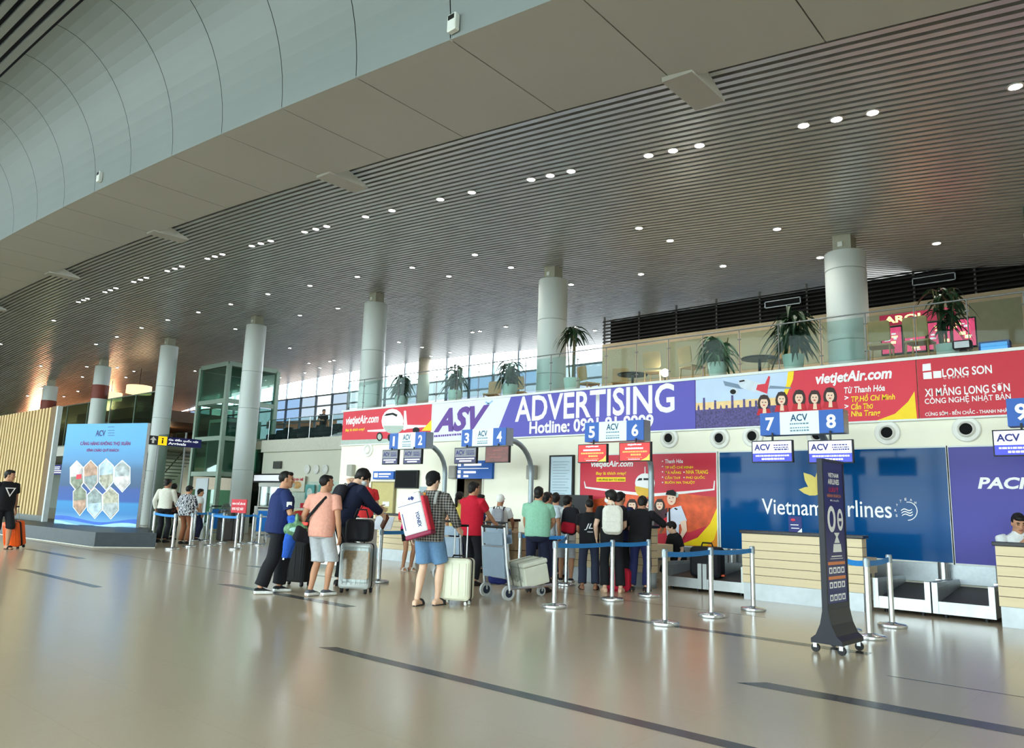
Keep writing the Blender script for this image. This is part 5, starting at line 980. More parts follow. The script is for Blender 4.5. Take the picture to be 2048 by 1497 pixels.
g = MB(); g.box(-.22, .22, -.12, .12, 0, .4); g.box(-.19, .19, -.125, -.12, .12, .37, 1); p = wl(1990, 690, 14.6); t_ = tag(g.build('display_box', [mat('box_blue', (30, 70, 150), .4), mat('screen_sky', (80, 150, 220), .3, emit=.8)], None, loc=(p.x, 14.6, L2 + .02 + .0)), 'small glowing blue display box beyond the floodlight', 'screen')
# wrapped round pillar at the picture edge
t_ = thing('advert_pillar', 'round pillar wrapped in brown and green at the picture edge', 'column', (-.82, 14.2, L2 + .02)); g = MB()
def ring(z0, z1, r, m, nm): g = MB(); g.lathe([(r, z0), (r, z1)], n=36); return g.build(nm, m, t_, smooth=40)
ring(0, .62, .5, WHITEM, 'white_base'); ring(.62, 1.95, .5, mat('pillar_brown', (170, 112, 44), .5), 'brown_wrap'); ring(1.95, 2.03, .54, WHITEM, 'lower_rim'); ring(2.03, 2.55, .52, mat('pillar_green', (52, 92, 74), .35), 'green_wrap'); ring(2.55, 2.63, .57, WHITEM, 'upper_rim')
# seats on the far upper floor
for k in range(9):
    px = 548 + 16 * k; p = wl(px, 880, 19.2); t_ = thing('lounge_seat', 'dark waiting seat on the far upper floor, %s in the row from the lift' % ordn[k], 'chair', (p.x, 19.25, L2 + .02), R_(180), 'row of dark seats by the far windows')
    g = MB(); g.rbox(-.32, .32, -.3, .3, .12, .34, .06); g.build('seat', mat('dark_leather', (34, 36, 42), .5), t_, smooth=40); g = MB(); g.rbox(-.32, .32, -.32, -.2, .3, .58 + .1 * ((k * 3) % 2), .06); g.build('backrest', mat('dark_leather', ()), t_, smooth=40); g = MB(); g.box(-.28, -.24, -.2, .2, 0, .13); g.box(.24, .28, -.2, .2, 0, .13); g.build('leg', STEEL2, t_)
t_ = thing('glass_parapet', 'thin glass parapet along the recessed upper floor edge', 'balustrade', (-24.5, 18.75, L2 + .02)); g = MB(); g.box(-6.5, 6.4, -.006, .006, .03, .95); g.build('glass', BG, t_); g = MB(); g.tube([(-6.5, 0, .96), (6.4, 0, .96)], .018)
for k in range(9): g.cyl((-6.4 + 1.6 * k, 0, 0), (-6.4 + 1.6 * k, 0, .95), .014)
g.build('rail', STC, t_)
# motion sensors on the cove
for (px, py), s in (((903, 44), 'nearer one by the top edge'), ((196, 353), 'farther one along the cove')):
    r = ray(px, py); p = CAM + r * (5.42 / r.y); t_ = thing('wall_sensor', 'white sensor box on the curved cove, ' + s, 'sensor', (p.x, 5.47, p.z)); g = MB(); g.rbox(-.07, .07, -.06, .02, -.11, .11, .02); g.build('case', WHITEM, t_, smooth=40); g = MB(); g.box(-.05, .05, -.064, -.06, .03, .09); g.build('lens', BLACK, t_)
# ------------------------------------------------------------------ people
def remesh(g, vox, smooth=4, amp=0, seed=0, freq=7):
    me = g.mesh('tmp'); o = bpy.data.objects.new('tmp', me); scn.collection.objects.link(o)
    import bmesh
    b = bmesh.new(); b.from_mesh(me); bmesh.ops.recalc_face_normals(b, faces=b.faces); b.to_mesh(me); b.free()
    m = o.modifiers.new('r', 'REMESH'); m.mode = 'VOXEL'; m.voxel_size = vox
    if smooth: s = o.modifiers.new('s', 'SMOOTH'); s.iterations = smooth; s.factor = .5
    out = evalmesh(o); bpy.data.objects.remove(o); bpy.data.meshes.remove(me)
    if amp:
        nv = len(out.vertices); c = np.empty(nv * 3); nn = np.empty(nv * 3); out.vertices.foreach_get('co', c); out.vertices.foreach_get('normal', nn); c = c.reshape(-1, 3); nn = nn.reshape(-1, 3)
        d = np.array([noise.noise(Vector((p[0] * freq + seed, p[1] * freq, p[2] * freq * .45))) + .5 * noise.noise(Vector((p[0] * freq * 2.3, p[1] * freq * 2.3 + seed, p[2] * freq * .9))) for p in c]); c += nn * (d * amp)[:, None]; out.vertices.foreach_set('co', c.reshape(-1))
    out.polygons.foreach_set('use_smooth', [True] * len(out.polygons)); out.update(); return out
def patmat(name, c1, c2, kind, sc=14, c3=None):
    if name in MATS: return MATS[name]
    m = mat(name, c1, .8, var=0); t = m.node_tree; b = t.nodes['Principled BSDF']; tc_ = t.nodes.new('ShaderNodeTexCoord')
    r = t.nodes.new('ShaderNodeValToRGB'); e = r.color_ramp.elements; e[0].color = lin(c1); e[1].color = lin(c2); e[0].position = .42; e[1].position = .58
    if kind == 'plaid':
        a = t.nodes.new('ShaderNodeTexWave'); a.bands_direction = 'X'; z = t.nodes.new('ShaderNodeTexWave'); z.bands_direction = 'Z'; ad = t.nodes.new('ShaderNodeMath'); ad.operation = 'ADD'; ml = t.nodes.new('ShaderNodeMath'); ml.operation = 'MULTIPLY'; ml.inputs[1].default_value = .5
        for w in (a, z): w.inputs['Scale'].default_value = sc; w.inputs['Distortion'].default_value = .6; t.links.new(tc_.outputs['Object'], w.inputs['Vector'])
        t.links.new(a.outputs['Fac'], ad.inputs[0]); t.links.new(z.outputs['Fac'], ad.inputs[1]); t.links.new(ad.outputs[0], ml.inputs[0]); t.links.new(ml.outputs[0], r.inputs[0]); e[0].position = .25; e[1].position = .85
    elif kind == 'zebra':
        a = t.nodes.new('ShaderNodeTexWave'); a.inputs['Scale'].default_value = sc; a.inputs['Distortion'].default_value = 9; a.inputs['Detail Scale'].default_value = 2.5; t.links.new(tc_.outputs['Object'], a.inputs['Vector']); t.links.new(a.outputs['Fac'], r.inputs[0])
    else:
        a = t.nodes.new('ShaderNodeTexVoronoi'); a.inputs['Scale'].default_value = sc; t.links.new(tc_.outputs['Object'], a.inputs['Vector']); t.links.new(a.outputs['Distance'], r.inputs[0]); e[0].position = .22; e[1].position = .34; e[0].color = lin(c2); e[1].color = lin(c1)
    t.links.new(r.outputs[0], b.inputs['Base Color']); return m
SK = {'tan': mat('skin_tan', (190, 140, 110), .55, var=.04), 'fair': mat('skin_fair', (224, 184, 158), .55, var=.04), 'brown': mat('skin_brown', (160, 112, 84), .55, var=.04)}
LIP = mat('lip_tone', (150, 84, 76), .5); EYE = mat('eye_dark', (30, 24, 22), .3); HB = mat('black_hair', (22, 19, 18), .55, var=.3, sc=40); HG = mat('greying_hair', (60, 58, 56), .6, var=.3, sc=40); HBR = mat('brown_hair', (74, 44, 34), .55, var=.3, sc=40)
def ik(A, T, l1, l2, pole):
    d = T - A; L = max(1e-4, min(d.length, l1 + l2 - .004)); u = d.normalized(); T = A + u * L
    a = (l1 * l1 - l2 * l2 + L * L) / (2 * L); h = math.sqrt(max(0, l1 * l1 - a * a)); p = Vector(pole); p = (p - u * p.dot(u)).normalized()
    return A + u * a + p * h, T
TOR = [(-.12, .105, .085, 0), (-.06, .158, .112, -.008), (0, .168, .122, -.012), (.08, .152, .11, 0), (.16, .140, .102, .004), (.26, .152, .108, .004), (.36, .166, .116, .004), (.43, .170, .110, 0), (.475, .158, .09, -.004), (.51, .105, .074, -.006), (.535, .068, .066, -.004), (.60, .060, .062, .008), (.65, .052, .056, .016)]
HEAD = [(-.115, .022, .02, .055), (-.10, .040, .046, .035), (-.075, .054, .066, .020), (-.045, .062, .080, .008), (-.01, .069, .090, 0), (.03, .074, .096, -.003), (.065, .072, .093, -.008), (.09, .058, .076, -.012), (.108, .034, .045, -.015), (.116, .012, .015, -.015)]
class Fig: pass
def pose(P):
    f = Fig(); ln = R_(P.get('lean', 0)); fat = P.get('fat', 1.0) * 1.07; f.fat = fat
    f.up = Vector((R_(P.get('side', 0)), math.sin(ln), math.cos(ln))).normalized(); f.fw = Vector((0, math.cos(ln), -math.sin(ln))); f.rt = Vector((1, 0, 0))
    drop = P.get('drop', 0); hipy = P.get('hipy', 0); f.pel = Vector((0, hipy, .93 - drop))
    f.sp = lambda t: f.pel + f.up * t
    sw = P.get('shw', .192)
    f.sh = {s: f.sp(.452) + f.rt * (k * sw) for s, k in (('R', 1), ('L', -1))}
    f.el = {}; f.wr = {}; f.hd = {}
    for s, k in (('R', 1), ('L', -1)):
        T = P.get('h' + s); A_ = f.sh[s]
        T = A_ + Vector((k * .07, .03, -.50)) if T is None else Vector(T)
        pole = P.get('p' + s, (k * .5, -.7, -.4)); f.el[s], f.wr[s] = ik(A_, T, .285, .25, pole); f.hd[s] = P.get('d' + s) and Vector(P['d' + s]).normalized() or (f.wr[s] - f.el[s]).normalized()
    f.hip = {s: f.pel + Vector((k * .09, 0, -.03)) for s, k in (('R', 1), ('L', -1))}
    f.kn = {}; f.an = {}; f.fy = {}
    for s, k in (('R', 1), ('L', -1)):
        x, y, yaw = P.get('f' + s, (k * .1, 0, -k * 8)); f.fy[s] = Vector((-math.sin(R_(yaw)), math.cos(R_(yaw)), 0)); f.kn[s], f.an[s] = ik(f.hip[s], Vector((x, y, .085 + P.get('z' + s, 0))), .425, .42, f.fy[s] + Vector((0, .2, 0)))
    hy, hp = P.get('head', (0, 0)); f.HR = Matrix.Rotation(R_(-hy), 3, 'Z') @ Matrix.Rotation(-R_(hp) - ln * .5, 3, 'X'); f.hc = f.sp(.592) + f.HR @ Vector((0, .02, .07)) + f.fw * .0
    f.hl = lambda v: f.hc + f.HR @ Vector(v)
    top = f.hl((0, -.015, .122)).z; f.S = P['H'] / top; return f
def torso(g, f, e=0, t0=-.2, t1=1, box=0, ease=0, bel=0):
    rr = []
    pts = [q for q in TOR if t0 <= q[0] <= t1]
    if t0 > -.12: lo = max(q for q in TOR if q[0] <= t0); pts = [(t0,) + lo[1:]] + [q for q in pts if q[0] > t0 + .01]
    for t_, rx, ry, cy in pts:
        if box and t_ < .4: rx = max(rx, box); ry = max(ry, box * .70)
        rx = rx * (f.fat if t_ < .47 else 1) + e; ry = ry * (f.fat if t_ < .47 else 1) + e + (bel if .02 < t_ < .3 else 0) * .5
        c = f.sp(t_) + f.fw * (cy + (bel * .5 if .02 < t_ < .3 else 0)); n = 20
        rr.append([c + f.rt * (rx * math.copysign(abs(math.cos(a)) ** .85, math.cos(a))) + f.fw * (ry * math.copysign(abs(math.sin(a)) ** .9, math.sin(a))) for a in (2 * math.pi * q / n for q in range(n))])
    g.loft(rr)
def lerp(a, b_, t): return a + (b_ - a) * t
def armpath(f, s, upto=2.0):
    A_, E_, W_ = f.sh[s], f.el[s], f.wr[s]; k = 1 if s == 'R' else -1; A0 = A_ + f.rt * (-k * .05) + Vector((0, 0, .01))
    pts = [A0, A_, lerp(A_, E_, .33), lerp(A_, E_, .7), E_, lerp(E_, W_, .3), lerp(E_, W_, .7), W_]; u = [-.2, 0, .33, .7, 1, 1.3, 1.7, 2]; out = []
    for p, q in zip(pts, u):
        if q <= upto + 1e-6: out.append((p, q))
    if out[-1][1] < upto: 
        i = len(out); a, b_ = pts[i - 1], pts[i]; t_ = (upto - u[i - 1]) / (u[i] - u[i - 1]); out.append((lerp(a, b_, t_), upto))
    return out
ARMR = [(-.2, .045), (0, .06), (.33, .054), (.7, .047), (1, .04), (1.3, .042), (1.7, .033), (2, .026)]
LEGR = [(-.1, .088), (.0, .09), (.4, .078), (.8, .06), (1, .053), (1.15, .052), (1.4, .056), (1.75, .04), (2, .036)]
def ri(tab, u): return float(np.interp(u, [q[0] for q in tab], [q[1] for q in tab]))
def legpath(f, s, upto=2.0, n=11):
    H_, K, A_ = f.hip[s], f.kn[s], f.an[s]; out = [(H_ + (H_ - K).normalized() * .03, -.1)]
    for i in range(n + 1):
        u = upto * i / n; p = lerp(H_, K, u) if u <= 1 else lerp(K, A_, u - 1) + f.fy[s] * (-.016 * math.sin(math.pi * min(1, (u - 1) * 1.4)) if u < 1.72 else 0)
        out.append((p, u))
    return out
def foot(g, f, s, e=0, m=None, sole=0):
    A_ = f.an[s]; d = f.fy[s]; r = Vector((d.y, -d.x, 0)); z0 = A_.z - .085
    rr = []
    for y, w, h in ((-.075, .022, .05), (-.06, .034, .075), (-.02, .037, .085), (.03, .039, .085), (.08, .043, .062), (.13, .046, .045), (.165, .040, .036), (.185, .02, .026)):
        w += e; h += e; c = A_ + d * y; o = []
        for q in range(12):
            a = 2 * math.pi * q / 12; x = w * math.copysign(abs(math.cos(a)) ** .7, math.cos(a)); zz = h * .5 + h * .5 * math.copysign(abs(math.sin(a)) ** .7, math.sin(a)); o.append(Vector((c.x, c.y, z0 + zz - sole * (e > 0) * 0)) + r * x)
        rr.append(o)
    g.loft(rr, m)
def hand(g, f, s, curl, m=0):
    W_ = f.wr[s]; d = f.hd[s]; k = 1 if s == 'R' else -1
    inn = Vector((-k, .15, 0)); nrm = (inn - d * inn.dot(d)); nrm = nrm.normalized() if nrm.length > .2 else Vector((0, 0, -1)); side = d.cross(nrm) * k
    if side.y < 0 and abs(d.z) > .6: side = -side
    g.loft([[W_ + d * y + side * (w * math.cos(a)) + nrm * (t_ * math.sin(a)) for a in (2 * math.pi * q / 10 for q in range(10))] for y, w, t_ in ((-.02, .024, .022), (.02, .032, .017), (.06, .041, .016), (.088, .040, .013), (.095, .034, .008))], m)
    for q, (off, L) in enumerate(((.031, .066), (.0105, .076), (-.0105, .071), (-.031, .056))):
        p = W_ + d * .085 + side * off; dd = d.copy(); pts = [p - d * .02, p]; rad = [.0085, .0085]
        for j, sl in enumerate((.45, .32, .23)): dd = (Matrix.Rotation(curl * (.55 + .25 * j), 3, d.cross(nrm)) @ dd); p = p + dd * (L * sl); pts.append(p); rad.append(.0082 - .0006 * j)
        g.tube(pts, rad, n=7, m=m)
    p = W_ + d * .03 + side * .03; a = (d * .6 + side * .7 + nrm * .35).normalized(); b_ = (d * .85 + side * .2 + nrm * .5).normalized(); g.tube([p - a * .02, p + a * .02, p + a * .035 + b_ * .014, p + a * .04 + b_ * .036], [.011, .0105, .0095, .008], n=7, m=m)
def headgeo(g, f):
    n = 20; g.loft([[f.hl((rx * math.cos(a), cy + ry * math.sin(a), z)) for a in (2 * math.pi * q / n for q in range(n))] for z, rx, ry, cy in HEAD])
    g.tube([f.hl((0, .082, .022)), f.hl((0, .098, .0)), f.hl((0, .108, -.02)), f.hl((0, .092, -.03))], [.009, .011, .015, .012], n=8)
    for k in (-1, 1):
        g.ell(f.hl((k * .076, -.006, -.004)), (.011, .02, .032), 10, 7, rot=f.HR); g.ell(f.hl((k * .03, .08, .036)), (.022, .014, .008), 10, 7, rot=f.HR); g.ell(f.hl((k * .04, .066, -.012)), (.022, .02, .018), 10, 7, rot=f.HR)
    g.ell(f.hl((0, .081, -.055)), (.024, .012, .011), 10, 7, rot=f.HR); g.ell(f.hl((0, .075, -.09)), (.022, .018, .018), 10, 7, rot=f.HR)
PEOPLE = {}
def person(key, label, P):
    if 'px' in P: loc = fl(*P['px'])
    else: loc = Vector(P['loc'])
    if P.get('hy'): P['H'] = zat(loc, *P['hy']) - loc.z
    f = pose(P); S = f.S; d = Vector((loc.x, loc.y, 0)).normalized(); rz = math.atan2(-d.x, d.y) - R_(P['face'])
    root = thing('person', label, 'person', loc, rz, P.get('group')); vox = P.get('vox', .009)
    g = MB(); torso(g, f, bel=P.get('bel', 0)); headgeo(g, f)
    for s in 'RL':
        g.tube([p for p, u in armpath(f, s)], [ri(ARMR, u) for p, u in armpath(f, s)], n=12); lp = legpath(f, s); g.tube([p for p, u in lp], [ri(LEGR, u) * (1 if u > 1 else .95 + .05 * f.fat) for p, u in lp], n=14); foot(g, f, s)
        W_, dd = f.wr[s], f.hd[s]; g.tube([W_ - dd * .03, W_ + dd * .03], [.024, .026], n=10)
    me = remesh(g, vox, 3)
    h = MB()
    for s in 'RL': hand(h, f, s, P.get('curl', .5))
    hm = h.mesh('h'); 
    import bmesh
    b = bmesh.new(); b.from_mesh(me); b.from_mesh(hm); bmesh.ops.recalc_face_normals(b, faces=b.faces); b.to_mesh(me); b.free(); bpy.data.meshes.remove(hm)
    me.polygons.foreach_set('use_smooth', [True] * len(me.polygons))
    for q in (SK[P.get('skin', 'tan')], LIP, EYE, HB): me.materials.append(q)
    npol = len(me.polygons); c = np.empty(npol * 3); me.polygons.foreach_get('center', c); c = c.reshape(-1, 3) - np.array(f.hc); Q = np.array(f.HR.transposed()); c = c @ Q.T; mi = np.zeros(npol, int); ax = np.abs(c[:, 0]); fr = c[:, 1] > .055
    mi[fr & ((ax / .025) ** 2 + ((c[:, 2] + .055) / .0075) ** 2 < 1)] = 1; mi[fr & (((ax - .031) / .0135) ** 2 + ((c[:, 2] - .018) / .0075) ** 2 < 1)] = 2; mi[fr & (((ax - .032) / .02) ** 2 + ((c[:, 2] - .041) / .0055) ** 2 < 1)] = 3
    me.polygons.foreach_set('material_index', mi); me.transform(Matrix.Scale(S, 4)); me.update(); put(me, 'body', root)
    def cloth(name, g, m, amp=.004, smooth=4, vx=None, lab=None):
        cm = remesh(g, vx or max(.011, vox * 1.2), smooth, amp, seed=hash_(key)); cm.transform(Matrix.Scale(S, 4))
        for q in (m if isinstance(m, list) else [m]): cm.materials.append(q)
        o = put(cm, name, root)
        if lab: o['label'] = lab
        return o
    # top
    tp = P['top']; g = MB(); e = tp.get('e', .014); torso(g, f, e, tp.get('hem', -.1), tp.get('neck', .535), tp.get('box', .158), bel=P.get('bel', 0)); sl = tp.get('sleeve', .62)
    for s in 'RL':
        ap = armpath(f, s, sl); g.tube([p for p, u in ap], [ri(ARMR, u) + e + (.012 if sl < 1 else .006) * min(1, max(0, u)) for p, u in ap], n=12)
    if tp.get('collar'): g.lathe([(.07, -.02), (.074, .03), (.062, .03)], f.sp(.53) - f.fw * 0, n=18)
    o = cloth(tp.get('name', 't_shirt'), g, tp['m'], tp.get('amp', .005))
    # bottom
    bt = P['bot']; g = MB(); e = bt.get('e', .012); L = bt.get('len', 1.93); torso(g, f, e, -.2, bt.get('waist', .1), bel=P.get('bel', 0)); fl_ = bt.get('flare', 0)
    for s in 'RL':
        lp = legpath(f, s, L); g.tube([p for p, u in lp], [max(ri(LEGR, u), bt.get('w', .066) if u > .5 else 0) + e + fl_ * max(0, u) / L for p, u in lp], n=14)
    cloth(bt.get('name', 'trousers'), g, bt['m'], .004)
    # shoes
    sh = P.get('shoe', ('dark', None)); 
    for s in 'RL':
        if sh[0] == 'none': break
        if sh[0] == 'sandal':
            g = MB(); A_ = f.an[s]; d_ = f.fy[s]; r_ = Vector((d_.y, -d_.x, 0)); z0 = A_.z - .085
            g.loft([[Vector((A_.x, A_.y, z0 + zz)) + d_ * (.055 + .135 * math.cos(a)) + r_ * (.048 * math.sin(a)) for a in (2 * math.pi * q / 18 for q in range(18))] for zz in (-.004, .014)], 0)
            pr = [Vector((A_.x, A_.y, z0 + .012)) + d_ * .1 + r_ * (.05 * math.cos(a)) + Vector((0, 0, .062 * math.sin(a))) for a in (math.pi * q / 8 for q in range(9))]; g.tube(pr, .012, n=6, flat=2.2, hint=(0, 0, 1))
            for v in g.v: v *= S
            g.build('sandal', sh[1], root, smooth=50)
        else:
            g = MB(); foot(g, f, s, .010); cm = remesh(g, .009, 3); cm.transform(Matrix.Scale(S, 4)); cm.materials.append(sh[1]); cm.materials.append(sh[2] if len(sh) > 2 else sh[1]); nn = len(cm.polygons); c = np.empty(nn * 3); cm.polygons.foreach_get('center', c); z = c.reshape(-1, 3)[:, 2]; cm.polygons.foreach_set('material_index', (z < (f.an[s].z - .085) * S + .045).astype(int)); cm.update(); put(cm, 'shoe', root)
    # hair
    hs = P.get('hair', 'short'); g = MB()
    dims = {'buzz': ((0, -.02, .036), (.0785, .097, .094)), 'short': ((0, -.022, .034), (.082, .1, .1)), 'full': ((0, -.016, .034), (.09, .108, .108)), 'long': ((0, -.02, .03), (.088, .105, .104)), 'pony': ((0, -.02, .034), (.084, .102, .1)), 'bob': ((0, -.02, .03), (.088, .106, .104))}
    if hs in dims:
        c_, r_ = dims[hs]; g.ell(f.hl(c_), r_, 20, 14, rot=f.HR); g.ell(f.hl((0, .035, .085)), (.066, .055, .036 if hs == 'buzz' else .042), 14, 9, rot=f.HR)
        if hs in ('full', 'bob'): g.ell(f.hl((0, .05, .072)), (.07, .052, .034), 14, 9, rot=f.HR)
        if hs in ('short', 'full'): g.ell(f.hl((0, -.07, -.03)), (.06, .035, .05), 12, 8, rot=f.HR)
        if hs == 'long':
            for x in (-.055, 0, .055): g.tube([f.hl((x, -.06, .03)), f.hl((x * 1.25, -.085, -.08)), f.hl((x * 1.2, -.08, -.2)), f.hl((x * 1.1, -.075, -.3))], [.045, .045, .04, .022], n=10)
            for x in (-1, 1): g.tube([f.hl((x * .07, .0, .05)), f.hl((x * .088, .01, -.05)), f.hl((x * .085, .02, -.16))], [.03, .026, .014], n=8)
        if hs == 'pony': g.ell(f.hl((0, -.11, .03)), (.034, .034, .034), 10, 7); g.tube([f.hl((0, -.12, .03)), f.hl((0, -.155, -.05)), f.hl((0, -.14, -.16)), f.hl((0, -.12, -.25))], [.026, .036, .03, .01], n=10)
        hm = remesh(g, .009, 2, .004, seed=hash_(key) + 3, freq=26); hm.transform(Matrix.Scale(S, 4)); hm.materials.append(P.get('hairm', HB)); put(hm, 'hair', root)
    cp = P.get('cap')
    if cp:
        g = MB(); g.ell(f.hl((0, -.012, .04)), (.09, .112, .1), 20, 14, rot=f.HR)
        if cp[0] == 'cap': g.ell(f.hl((0, .12, .055)), (.07, .075, .008), 14, 7, rot=f.HR)
        hm = remesh(g, .009, 2, .002); hm.transform(Matrix.Scale(S, 4)); hm.materials.append(cp[1]); put(hm, 'cap', root)
    if P.get('mask'):
        g = MB(); g.ell(f.hl((0, .05, -.05)), (.064, .066, .05), 18, 12, rot=f.HR); hm = remesh(g, .008, 2); hm.transform(Matrix.Scale(S, 4)); hm.materials.append(mat('face_mask', (226, 232, 238), .7)); put(hm, 'face_mask', root)
    f.root = root; f.loc = loc; f.rz = rz; PEOPLE[key] = f; return f
def hash_(s): return sum(ord(c) * (i + 3) for i, c in enumerate(s)) % 97
def C(name, c, **k): return mat(name, c, k.pop('rough', .85), var=k.pop('var', .07), sc=30, **k)
def worn(key, name, label, cat, t=.3, back=0, z=0, side=0):        # empty at a point of a figure's torso, turned as the figure
    f = PEOPLE[key]; p = (f.sp(t) - f.fw * back + f.rt * side) * f.S + Vector((0, 0, z)); M = Matrix.Translation(f.loc) @ Matrix.Rotation(f.rz, 4, 'Z'); o = thing(name, label, cat, M @ p, f.rz)
    f_ = f; o['_f'] = key; return o
def fpt(f, t, side, fwd): return (f.sp(t) + f.rt * side + f.fw * fwd) * f.S
SNK = ('shoe', C('sneaker_black', (32, 34, 38)), C('sneaker_white_sole', (236, 238, 238))); DSH = ('shoe', C('dark_shoe', (34, 30, 30), rough=.5)); BSN = ('sandal', C('black_sandal', (28, 28, 28)))
BT_ = C('black_tee', (24, 24, 28)); BTR = C('black_trousers', (26, 27, 32)); NVT = C('navy_trousers', (34, 38, 62)); NVJ = C('navy_jersey', (30, 44, 92)); PNK = C('pink_tee', (222, 160, 142)); GRS = C('pale_grey_shorts', (186, 190, 196)); DEN = C('denim_blue', (98, 134, 172)); REDP = C('red_polo', (196, 28, 52)); MINT = C('mint_polo', (142, 194, 168)); WTEE = C('white_tee', (222, 226, 228)); LBS = C('pale_blue_shirt', (196, 212, 224)); NVS = C('dark_navy_tee', (30, 36, 70))
# --- the queue in the foreground
person('triangle', 'person in black tee with white triangle print, pulling an orange suitcase', dict(px=(-4, 1099), hy=(20, 941), face=152, head=(-44, 4), top=dict(m=BT_, e=.02, box=.17), bot=dict(name='shorts', m=BTR, len=1.12, flare=.02), hL=(-.3, -.08, .78), skin='tan', hair='short', shoe=BSN, fL=(-.12, .1, 4), fR=(.12, -.12, -6)))
person('jersey', 'person in navy football jersey looking aside, arms full of jackets', dict(px=(545, 1187), hy=(567, 943), face=78, head=(12, 0), vox=.008, fat=1.14, shw=.2, top=dict(name='jersey', m=NVJ, e=.02, box=.175, sleeve=.8), bot=dict(name='track_trousers', m=BTR, e=.018, w=.078), hR=(.12, .28, 1.06), hL=(-.12, .3, 1.02), pR=(.8, -.6, -.4), pL=(-.8, -.5, -.4), skin='tan', hair='buzz', shoe=SNK, fR=(.1, -.2, -4), fL=(-.11, .1, 4), lean=4))
person('pinktee', 'person in salmon pink tee and pale grey shorts with black shoulder bag', dict(px=(634, 1193), hy=(657, 951), face=28, head=(38, 0), vox=.008, top=dict(m=PNK, e=.016, box=.165), bot=dict(name='shorts', m=GRS, e=.016, len=1.05, flare=.02), skin='tan', hair='buzz', shoe=('shoe', C('sneaker_grey', (84, 88, 96)), C('sneaker_white_sole', ())), fR=(.09, .08, -24), fL=(-.09, -.05, -14), hR=(.27, .02, .86)))
person('suit', 'person in dark navy jacket and white face mask bending over luggage', dict(px=(684, 1174), hy=(722, 940), face=62, head=(20, 24), vox=.008, lean=20, hipy=-.06, top=dict(name='jacket', m=C('navy_jacket', (28, 34, 58)), e=.022, box=.17, sleeve=1.75, hem=-.12), bot=dict(m=BTR), hR=(.16, .52, .98), hL=(-.1, .62, 1.08), skin='fair', hair='full', mask=1, shoe=DSH))
person('plaid', 'person in dark plaid shirt, denim shorts and black beanie holding the cream suitcase', dict(px=(852, 1212), hy=(868, 944), face=20, head=(24, 2), vox=.008, top=dict(name='plaid_shirt', m=patmat('dark_plaid', (46, 46, 50), (150, 146, 140), 'plaid', 9), e=.02, box=.17, sleeve=1.6, hem=-.13), bot=dict(name='denim_shorts', m=DEN, e=.018, len=.88, flare=.025), hR=(.34, .2, .95), dR=(.2, .9, -.3), skin='fair', hair='short', cap=('beanie', C('black_knit', (24, 24, 26))), shoe=('sandal', C('dark_slide', (48, 48, 52))), fR=(.11, .1, -20), fL=(-.1, -.08, -8)))
person('redpolo', 'person in red polo shirt and black trousers pushing the front trolley', dict(px=(938, 1172), hy=(955, 965), face=40, head=(14, 4), vox=.008, fat=1.05, top=dict(name='polo_shirt', m=REDP, e=.018, box=.172, collar=1, hem=-.11), bot=dict(m=BTR), hR=(.2, .42, 1.0), hL=(-.16, .44, 1.0), skin='tan', hair='short', shoe=DSH))
person('mint', 'person in mint green polo and dark trousers seen from behind', dict(px=(1072, 1186), hy=(1066, 974), face=6, head=(10, 4), vox=.008, fat=1.08, top=dict(name='polo_shirt', m=MINT, e=.016, box=.172, collar=1, hem=-.03), bot=dict(m=NVT, e=.014), hR=(.14, .3, .98), hL=(-.2, .3, .92), pR=(1, -.3, -.2), pL=(-1, -.2, -.2), skin='tan', hair='short', shoe=DSH, fR=(.15, .05, -20), fL=(-.12, 0, 10)))
# --- at counters 1 to 4
person('redtop', 'person in red tee raising one arm overhead behind the jacket wearer', dict(loc=(wl(733, 950, 10.6).x, 10.6, 0), hy=(733, 950), face=165, head=(10, 0), top=dict(m=C('scarlet_tee', (214, 52, 56)), e=.014), bot=dict(m=BTR), hR=(.12, -.03, 1.60), pR=(1, 0, .1), skin='fair', hair='full', shoe=DSH))
person('pinklady', 'person in magenta top and black shorts facing the queue, red bag on arm', dict(px=(813, 1142), hy=(828, 990), face=150, head=(0, 0), top=dict(name='blouse', m=C('magenta_blouse', (226, 30, 120)), e=.012, hem=-.12), bot=dict(name='shorts', m=BT_, len=.6), hR=(.16, .26, 1.1), skin='tan', hair='long', hairm=HBR, mask=1, shoe=('sandal', C('white_sandal', (232, 230, 226))), shw=.16))
person('yellowlady', 'person with ponytail and mustard top seen between plaid and red shirts', dict(px=(912, 1146), hy=(918, 984), face=10, head=(20, 0), top=dict(name='blouse', m=C('mustard_top', (206, 182, 90)), e=.012), bot=dict(m=NVT), skin='tan', hair='pony', shoe=DSH, shw=.16))
person('navyman', 'person in royal navy tee beyond the red polo wearer', dict(px=(955, 1146), hy=(968, 990), face=30, head=(28, 0), top=dict(m=NVS, e=.014), bot=dict(m=BTR), skin='tan', hair='short', shoe=DSH))
person('whitecap', 'person in white cap and white tee with black harness straps', dict(px=(995, 1150), hy=(993, 990), face=12, head=(16, 4), top=dict(m=WTEE, e=.014), bot=dict(m=C('grey_trousers', (110, 108, 106))), hR=(.24, .34, 1.02), skin='brown', hair='buzz', cap=('cap', C('white_cap_cloth', (232, 232, 228))), shoe=DSH))
person('behindmint', 'person whose dark hair shows over the mint polo shoulder', dict(px=(1090, 1168), hy=(1085, 985), face=20, head=(30, 0), top=dict(m=LBS, e=.014), bot=dict(m=NVT), skin='brown', hair='short', shoe=DSH))
person('paleblue', 'person in pale blue shirt at counter 5, half hidden', dict(px=(1108, 1157), hy=(1112, 987), face=2, head=(10, 0), top=dict(name='shirt', m=LBS, e=.016, sleeve=.8), bot=dict(m=NVT), skin='tan', hair='full', shoe=DSH))
